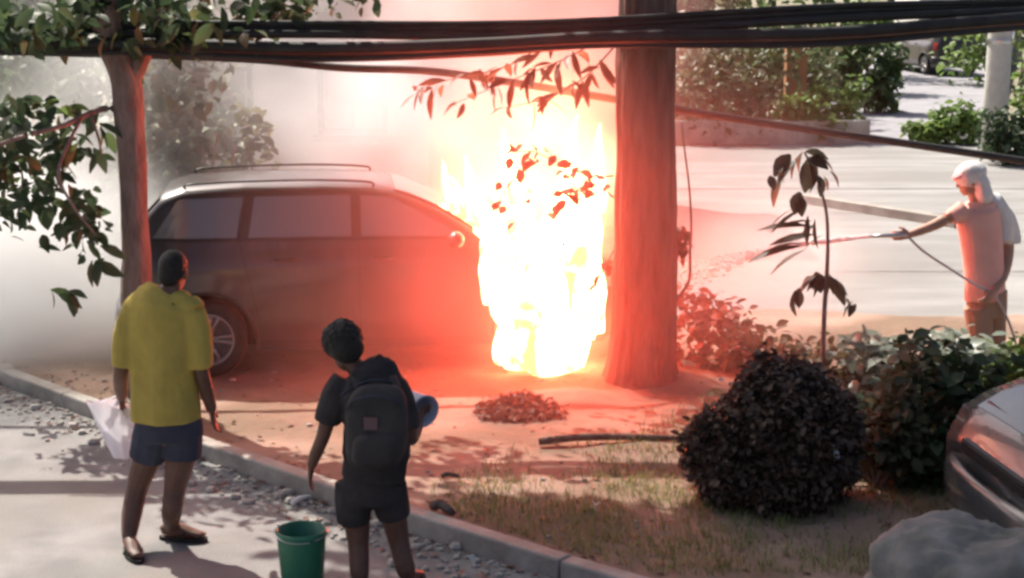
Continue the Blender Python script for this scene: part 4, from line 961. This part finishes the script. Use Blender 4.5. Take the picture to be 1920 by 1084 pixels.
for li, (cx_, cy_, cz_, rx_, ry_, rz_, nl_) in enumerate(((.03, 0, .38, .38, .38, .45, 6600), (-.21, -.03, .30, .29, .30, .32, 3800), (.24, .05, .36, .30, .30, .38, 3800), (.06, -.16, .22, .34, .24, .26, 2600))):
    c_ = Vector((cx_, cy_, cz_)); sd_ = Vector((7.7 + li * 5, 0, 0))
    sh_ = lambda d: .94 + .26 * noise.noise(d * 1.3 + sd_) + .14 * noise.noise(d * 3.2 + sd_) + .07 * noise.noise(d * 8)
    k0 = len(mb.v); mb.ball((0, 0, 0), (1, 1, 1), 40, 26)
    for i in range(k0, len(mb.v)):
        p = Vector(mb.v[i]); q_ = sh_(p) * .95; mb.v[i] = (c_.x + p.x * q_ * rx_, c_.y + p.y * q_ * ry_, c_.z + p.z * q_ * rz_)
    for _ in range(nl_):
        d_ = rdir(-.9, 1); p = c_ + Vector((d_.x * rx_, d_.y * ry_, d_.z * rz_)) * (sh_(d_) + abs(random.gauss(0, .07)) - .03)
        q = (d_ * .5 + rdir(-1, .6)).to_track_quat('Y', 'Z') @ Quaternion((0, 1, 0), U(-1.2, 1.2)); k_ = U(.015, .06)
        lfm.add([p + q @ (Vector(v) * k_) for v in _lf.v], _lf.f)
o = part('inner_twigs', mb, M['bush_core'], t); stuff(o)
stuff(part('foliage', lfm, M['leaf_plum'], t))
mb = MB(); mb.tube([(0, 0, -.1), (.02, 0, .15), (0, .02, .35)], [.05, .045, .03], 8); part('stem', mb, M['bark_thin'], t)
rocky('rock', 'pale grey rough rock in front of the parked car', (P(1835, 1060, 7.0).x, 7.0, .30), (.56, .42, .44), 'rock', 9.1, .24, 1.9, 80, 54, flat=.80, fine=.06)
mb = MB(); o = None
def sapling(name, label, base, stem, r, groups, cat='plant'):
    t = thing(name, label, cat, base)
    mb = MB(); sp_ = spline([Vector(p) - base for p in stem], 6); mb.tube(sp_, [r * (1 - .65 * i / (len(sp_) - 1)) for i in range(len(sp_))], 8); part('stem', mb, M['bark_thin'], t)
    for key, mt, L, W, items in groups:
        me = leaf_mesh(key, mt, L, W)
        for (p, d, sc, roll) in items: put_leaf(me, p - base, d, roll, sc, t)
    return t
SY = 11.3
SB = Vector((P(1546, 640, SY).x, SY, VZ)); Q = lambda px, py, dy=0: P(px, py, SY + dy)
def lf(px, py, qx, qy, L=0.2, roll=None):
    """a leaf from one place to another"""
    a, b = Q(px, py), Q(qx, qy, U(-.05, .05)); d = b - a
    return (a, d, d.length / L, U(-.7, .7) if roll is None else roll)
mids = [lf(1520, 425, 1425, 412, .2), lf(1525, 440, 1445, 447, .2), lf(1500, 462, 1400, 473, .2), lf(1510, 468, 1437, 500, .2), lf(1500, 395, 1440, 425, .2), lf(1545, 440, 1505, 458, .2), lf(1515, 405, 1510, 460, .2), lf(1530, 420, 1490, 445, .2)]
tops = [lf(1495, 300, 1450, 338, .2), lf(1500, 290, 1475, 330, .2), lf(1510, 285, 1555, 290, .2), lf(1530, 290, 1570, 315, .2), lf(1525, 300, 1532, 360, .2), lf(1520, 310, 1518, 350, .2), lf(1555, 320, 1578, 345, .2), lf(1465, 340, 1440, 385, .2),
        lf(1500, 360, 1488, 398, .2), lf(1505, 285, 1490, 320, .2), lf(1455, 320, 1475, 340, .2), lf(1535, 330, 1545, 368, .2), lf(1540, 285, 1510, 300, .2), lf(1495, 365, 1512, 390, .2), lf(1470, 310, 1452, 325, .2)]
lows = [lf(1540, 515, 1485, 548, .2), lf(1545, 518, 1590, 560, .2), lf(1540, 520, 1560, 560, .2), lf(1545, 510, 1580, 535, .2), lf(1490, 545, 1482, 590, .2), lf(1500, 540, 1490, 575, .2), lf(1520, 518, 1500, 530, .2), lf(1585, 558, 1602, 590, .2), lf(1600, 565, 1575, 590, .2),
        lf(1530, 510, 1540, 545, .2), lf(1550, 525, 1520, 550, .2), lf(1560, 530, 1595, 548, .2), lf(1535, 512, 1515, 540, .2), lf(1590, 560, 1578, 580, .2)]
for lst in (tops, mids, lows):
    for (a_, d_, k_, r_2) in list(lst)[::2]:
        lst.append((a_ + Vector((U(-.06, .06), U(-.08, .08), U(-.05, .05))), d_ + Vector((U(-.05, .05), U(-.06, .06), U(-.06, .03))), k_ * U(.7, 1.05), U(-.9, .9)))
sapling('sapling', 'tall thin sapling with dark drooping leaves in front of the pale road', SB, [SB - Vector((0, 0, .1)), Q(1545, 600), Q(1550, 520), Q(1552, 450), Q(1548, 390), Q(1530, 330), Q(1508, 285)], .02,
        [('wide', 'leaf_dusk', .2, .066, tops), ('long', 'leaf_dusk', .2, .022, mids), ('wide', 'leaf_dusk', .2, .066, lows)])
# thin bent stem with a dry clump, right of the trunk
VB = Vector((P(1268, 575, 12.0).x, 12.0, VZ)); Q2 = lambda px, py, dy=0: P(px, py, 12.0 + dy)
vi = [(Q2(1275 + U(-12, 16), 452 + U(-28, 28)), rdir(-1, .2), U(.5, .95), U(-1, 1)) for _ in range(34)]
sapling('sapling', 'thin bent stem with a dark dry leaf clump right of the trunk', VB, [VB - Vector((0, 0, .1)), Q2(1266, 580), Q2(1274, 555), Q2(1292, 525), Q2(1294, 470), Q2(1296, 420), Q2(1292, 350), Q2(1284, 285), Q2(1278, 230)], .016, [('oval', 'leaf_brown', .11, .042, vi)])
def leafy_plant(name, label, base, h, r, n, L, mt, lumps=6, cat='shrub'):
    return shrub(name, label, base, (r, r * .75, h * .55), n, L, mt, h=h * .52, lumps=lumps, cat=cat)
def gp(px, Y, z=VZ): return Vector((P(px, 700, Y).x, Y, z))
leafy_plant('shrub', 'dark green shrub between the rounded bush and the parked car', gp(1760, 9.6), .80, .52, 1500, .11, 'leaf_dark', 14)
leafy_plant('shrub', 'olive leafed shrub close behind the dark rounded bush', gp(1650, 9.45), .78, .30, 700, .085, 'leaf_olive', 9)
leafy_plant('shrub', 'sunlit grey green bush in front of the person with the hose', gp(1735, 10.9), .64, .62, 900, .12, 'leaf_grey', 10)
leafy_plant('shrub', 'pale leafed low bush behind the tall sapling', gp(1645, 11.3), .52, .36, 380, .11, 'leaf_grey', 8)
leafy_plant('shrub', 'bright green bush at the right edge above the parked car', gp(1895, 10.2), .82, .46, 1100, .10, 'leaf_bright', 9)
leafy_plant('shrub', 'dry brown weeds just right of the trunk', gp(1330, 12.6), .62, .45, 420, .09, 'leaf_brown', 9)
leafy_plant('shrub', 'dry olive weeds between the trunk and the tall sapling', gp(1440, 12.3), .45, .50, 420, .09, 'leaf_olive', 10)
leafy_plant('shrub', 'low weeds at the foot of the tall sapling', gp(1560, 11.6), .40, .50, 380, .09, 'leaf_olive', 10)
leafy_plant('shrub', 'brownish weeds behind the top of the dark rounded bush', gp(1430, 10.9), .30, .50, 340, .09, 'leaf_olive', 10)

# grass on the verge, leaf litter, sticks and scraps
def blade(mb, p, h, w_, lean):
    d = Vector((lean.x, lean.y, 0)); s_ = Vector((-lean.y, lean.x, 0)).normalized() * w_
    a = p; b = p + d * .4 * h + Vector((0, 0, h * .6)); c = p + d * h + Vector((0, 0, h * .85))
    mb.add([a - s_, a + s_, b + s_ * .7, b - s_ * .7, c], [(0, 1, 2, 3), (3, 2, 4)])
mb = MB(); cnt = 0
while cnt < 17000:
    x, y = U(-.5, 3.4), U(7.9, 11.2)
    if y < kerb_y(x) + .22: continue
    dn = .5 + noise.noise(Vector((x * 1.7, y * 1.7, 2))) * .9 + .35 * noise.noise(Vector((x * 6, y * 6, 5)))
    e = (x - .0) * .55 - (y - 9.75) * .55 + .22
    if rnd() > max(0, min(1, dn * max(0, min(1, e * 1.6)))): continue
    a = U(0, 2 * PI); blade(mb, Vector((x, y, VZ + hgt(x, y) - .01)), U(.03, .095), U(.002, .004), Vector((math.cos(a), math.sin(a), 0)) * U(.3, 1.1)); cnt += 1
o = part('grass', mb, M['grass'], None, False); tag(o, 'dry patchy grass on the verge left of the dark rounded bush', 'grass', None, 'stuff')
mb = MB(); l_ = leaf_mb(.06, .016, n=2)
for k in range(1500):
    x = U(-5, 3.2); y = U(kerb_y(x) - .45, 13.5) if rnd() < .6 else kerb_y(x) + U(-.5, .3)
    z = (VZ + hgt(x, y) if y > kerb_y(x) + .12 else .004) + .008
    q = Euler((U(-.3, .3), U(-.3, .3), U(0, 2 * PI))).to_matrix(); s_ = U(.4, 1.1)
    mb.add([Vector((x, y, z)) + q @ (Vector(v) * s_) for v in l_.v], l_.f)
for k in range(520):
    c_ = G(975, 800); a = U(0, 2 * PI); r = math.sqrt(rnd()); x, y = c_.x + math.cos(a) * r * .33, c_.y + math.sin(a) * r * .22
    q = Euler((U(-.6, .6), U(-.6, .6), U(0, 2 * PI))).to_matrix(); s_ = U(.5, 1.3)
    mb.add([Vector((x, y, VZ + hgt(x, y) + U(.004, .03))) + q @ (Vector(v) * s_) for v in l_.v], l_.f)
o = part('leaf_litter', mb, M['leaf_brown'], None, False); tag(o, 'fallen dry leaves scattered along the kerb and verge', 'leaf litter', None, 'stuff')
mb = MB()
for k in range(1000):
    x = U(-5, 1.5); y = kerb_y(x) - abs(random.gauss(0, .28)) - .03 if rnd() < .88 else U(kerb_y(x) + .15, 12.4)
    z = (VZ + hgt(x, y)) if y > kerb_y(x) else 0.0
    s_ = U(.005, .02) if rnd() < .93 else U(.02, .045); mb.ball((x, y, z + s_ * .3), (s_ * U(.8, 1.5), s_, s_ * .7), 6, 4)
o = part('gravel', mb, M['stone'], None, False); tag(o, 'small stones and grit along the road edge', 'gravel', None, 'stuff')
def stick(label, a, b, r, mt, cat='stick', nm='stick'):
    o = MB(); a, b = Vector(a), Vector(b); m_ = a.lerp(b, .5); pts = [p - m_ for p in spline([a, a.lerp(b, .35) + Vector((0, 0, r)), b], 4)]
    o.tube(pts, [r, r * 1.1, r * 1.05, r, r, r * .95, r * .9, r * .8, r * .6], 7); q = part(nm, o, M[mt], None, True, m_); tag(q, label, cat)
stick('pale stick lying against the kerb by the green bucket', G(548, 945, .02), G(582, 931, .02), .016, 'paper')
stick('short dark stick lying on the bare dirt of the verge', G(828, 893, VZ + .02), G(862, 893, VZ + .02), .014, 'bark')
stick('brown root end by the edge of the grass', G(812, 950, VZ + .03), G(850, 962, VZ + .03), .03, 'bark')
stick('long thin branch lying on the verge towards the dark bush', G(1010, 828, VZ + .04), G(1290, 822, VZ + .05), .025, 'bark', 'branch', 'fallen_branch')
def scrap(label, p, s_, mt='paper', tilt=.3):
    b = MB(); b.grid(lambda u, v: Vector(((u - .5) * s_[0], (v - .5) * s_[1], .012 * math.sin(u * 5 + v * 4))), 5, 4)
    q = part('paper_scrap', b, M[mt], None, False, p, (tilt, .1, U(0, 3))); m_ = q.modifiers.new('s', 'SOLIDIFY'); m_.thickness = .003; tag(q, label, 'litter', 'white scraps on the ground')
scrap('white paper scrap standing on the road edge right of the boy', G(887, 1050, .02), (.03, .06), tilt=1.1)
scrap('white scrap lodged at the right side of the dark bush', P(1567, 850, 8.85), (.03, .09), tilt=1.3)
scrap('small pale scrap on the dirt left of the dark bush', G(1352, 715, VZ + .03), (.05, .06), tilt=.9)
scrap('tiny white scrap in the grass', G(1118, 943, VZ + .06), (.04, .03))
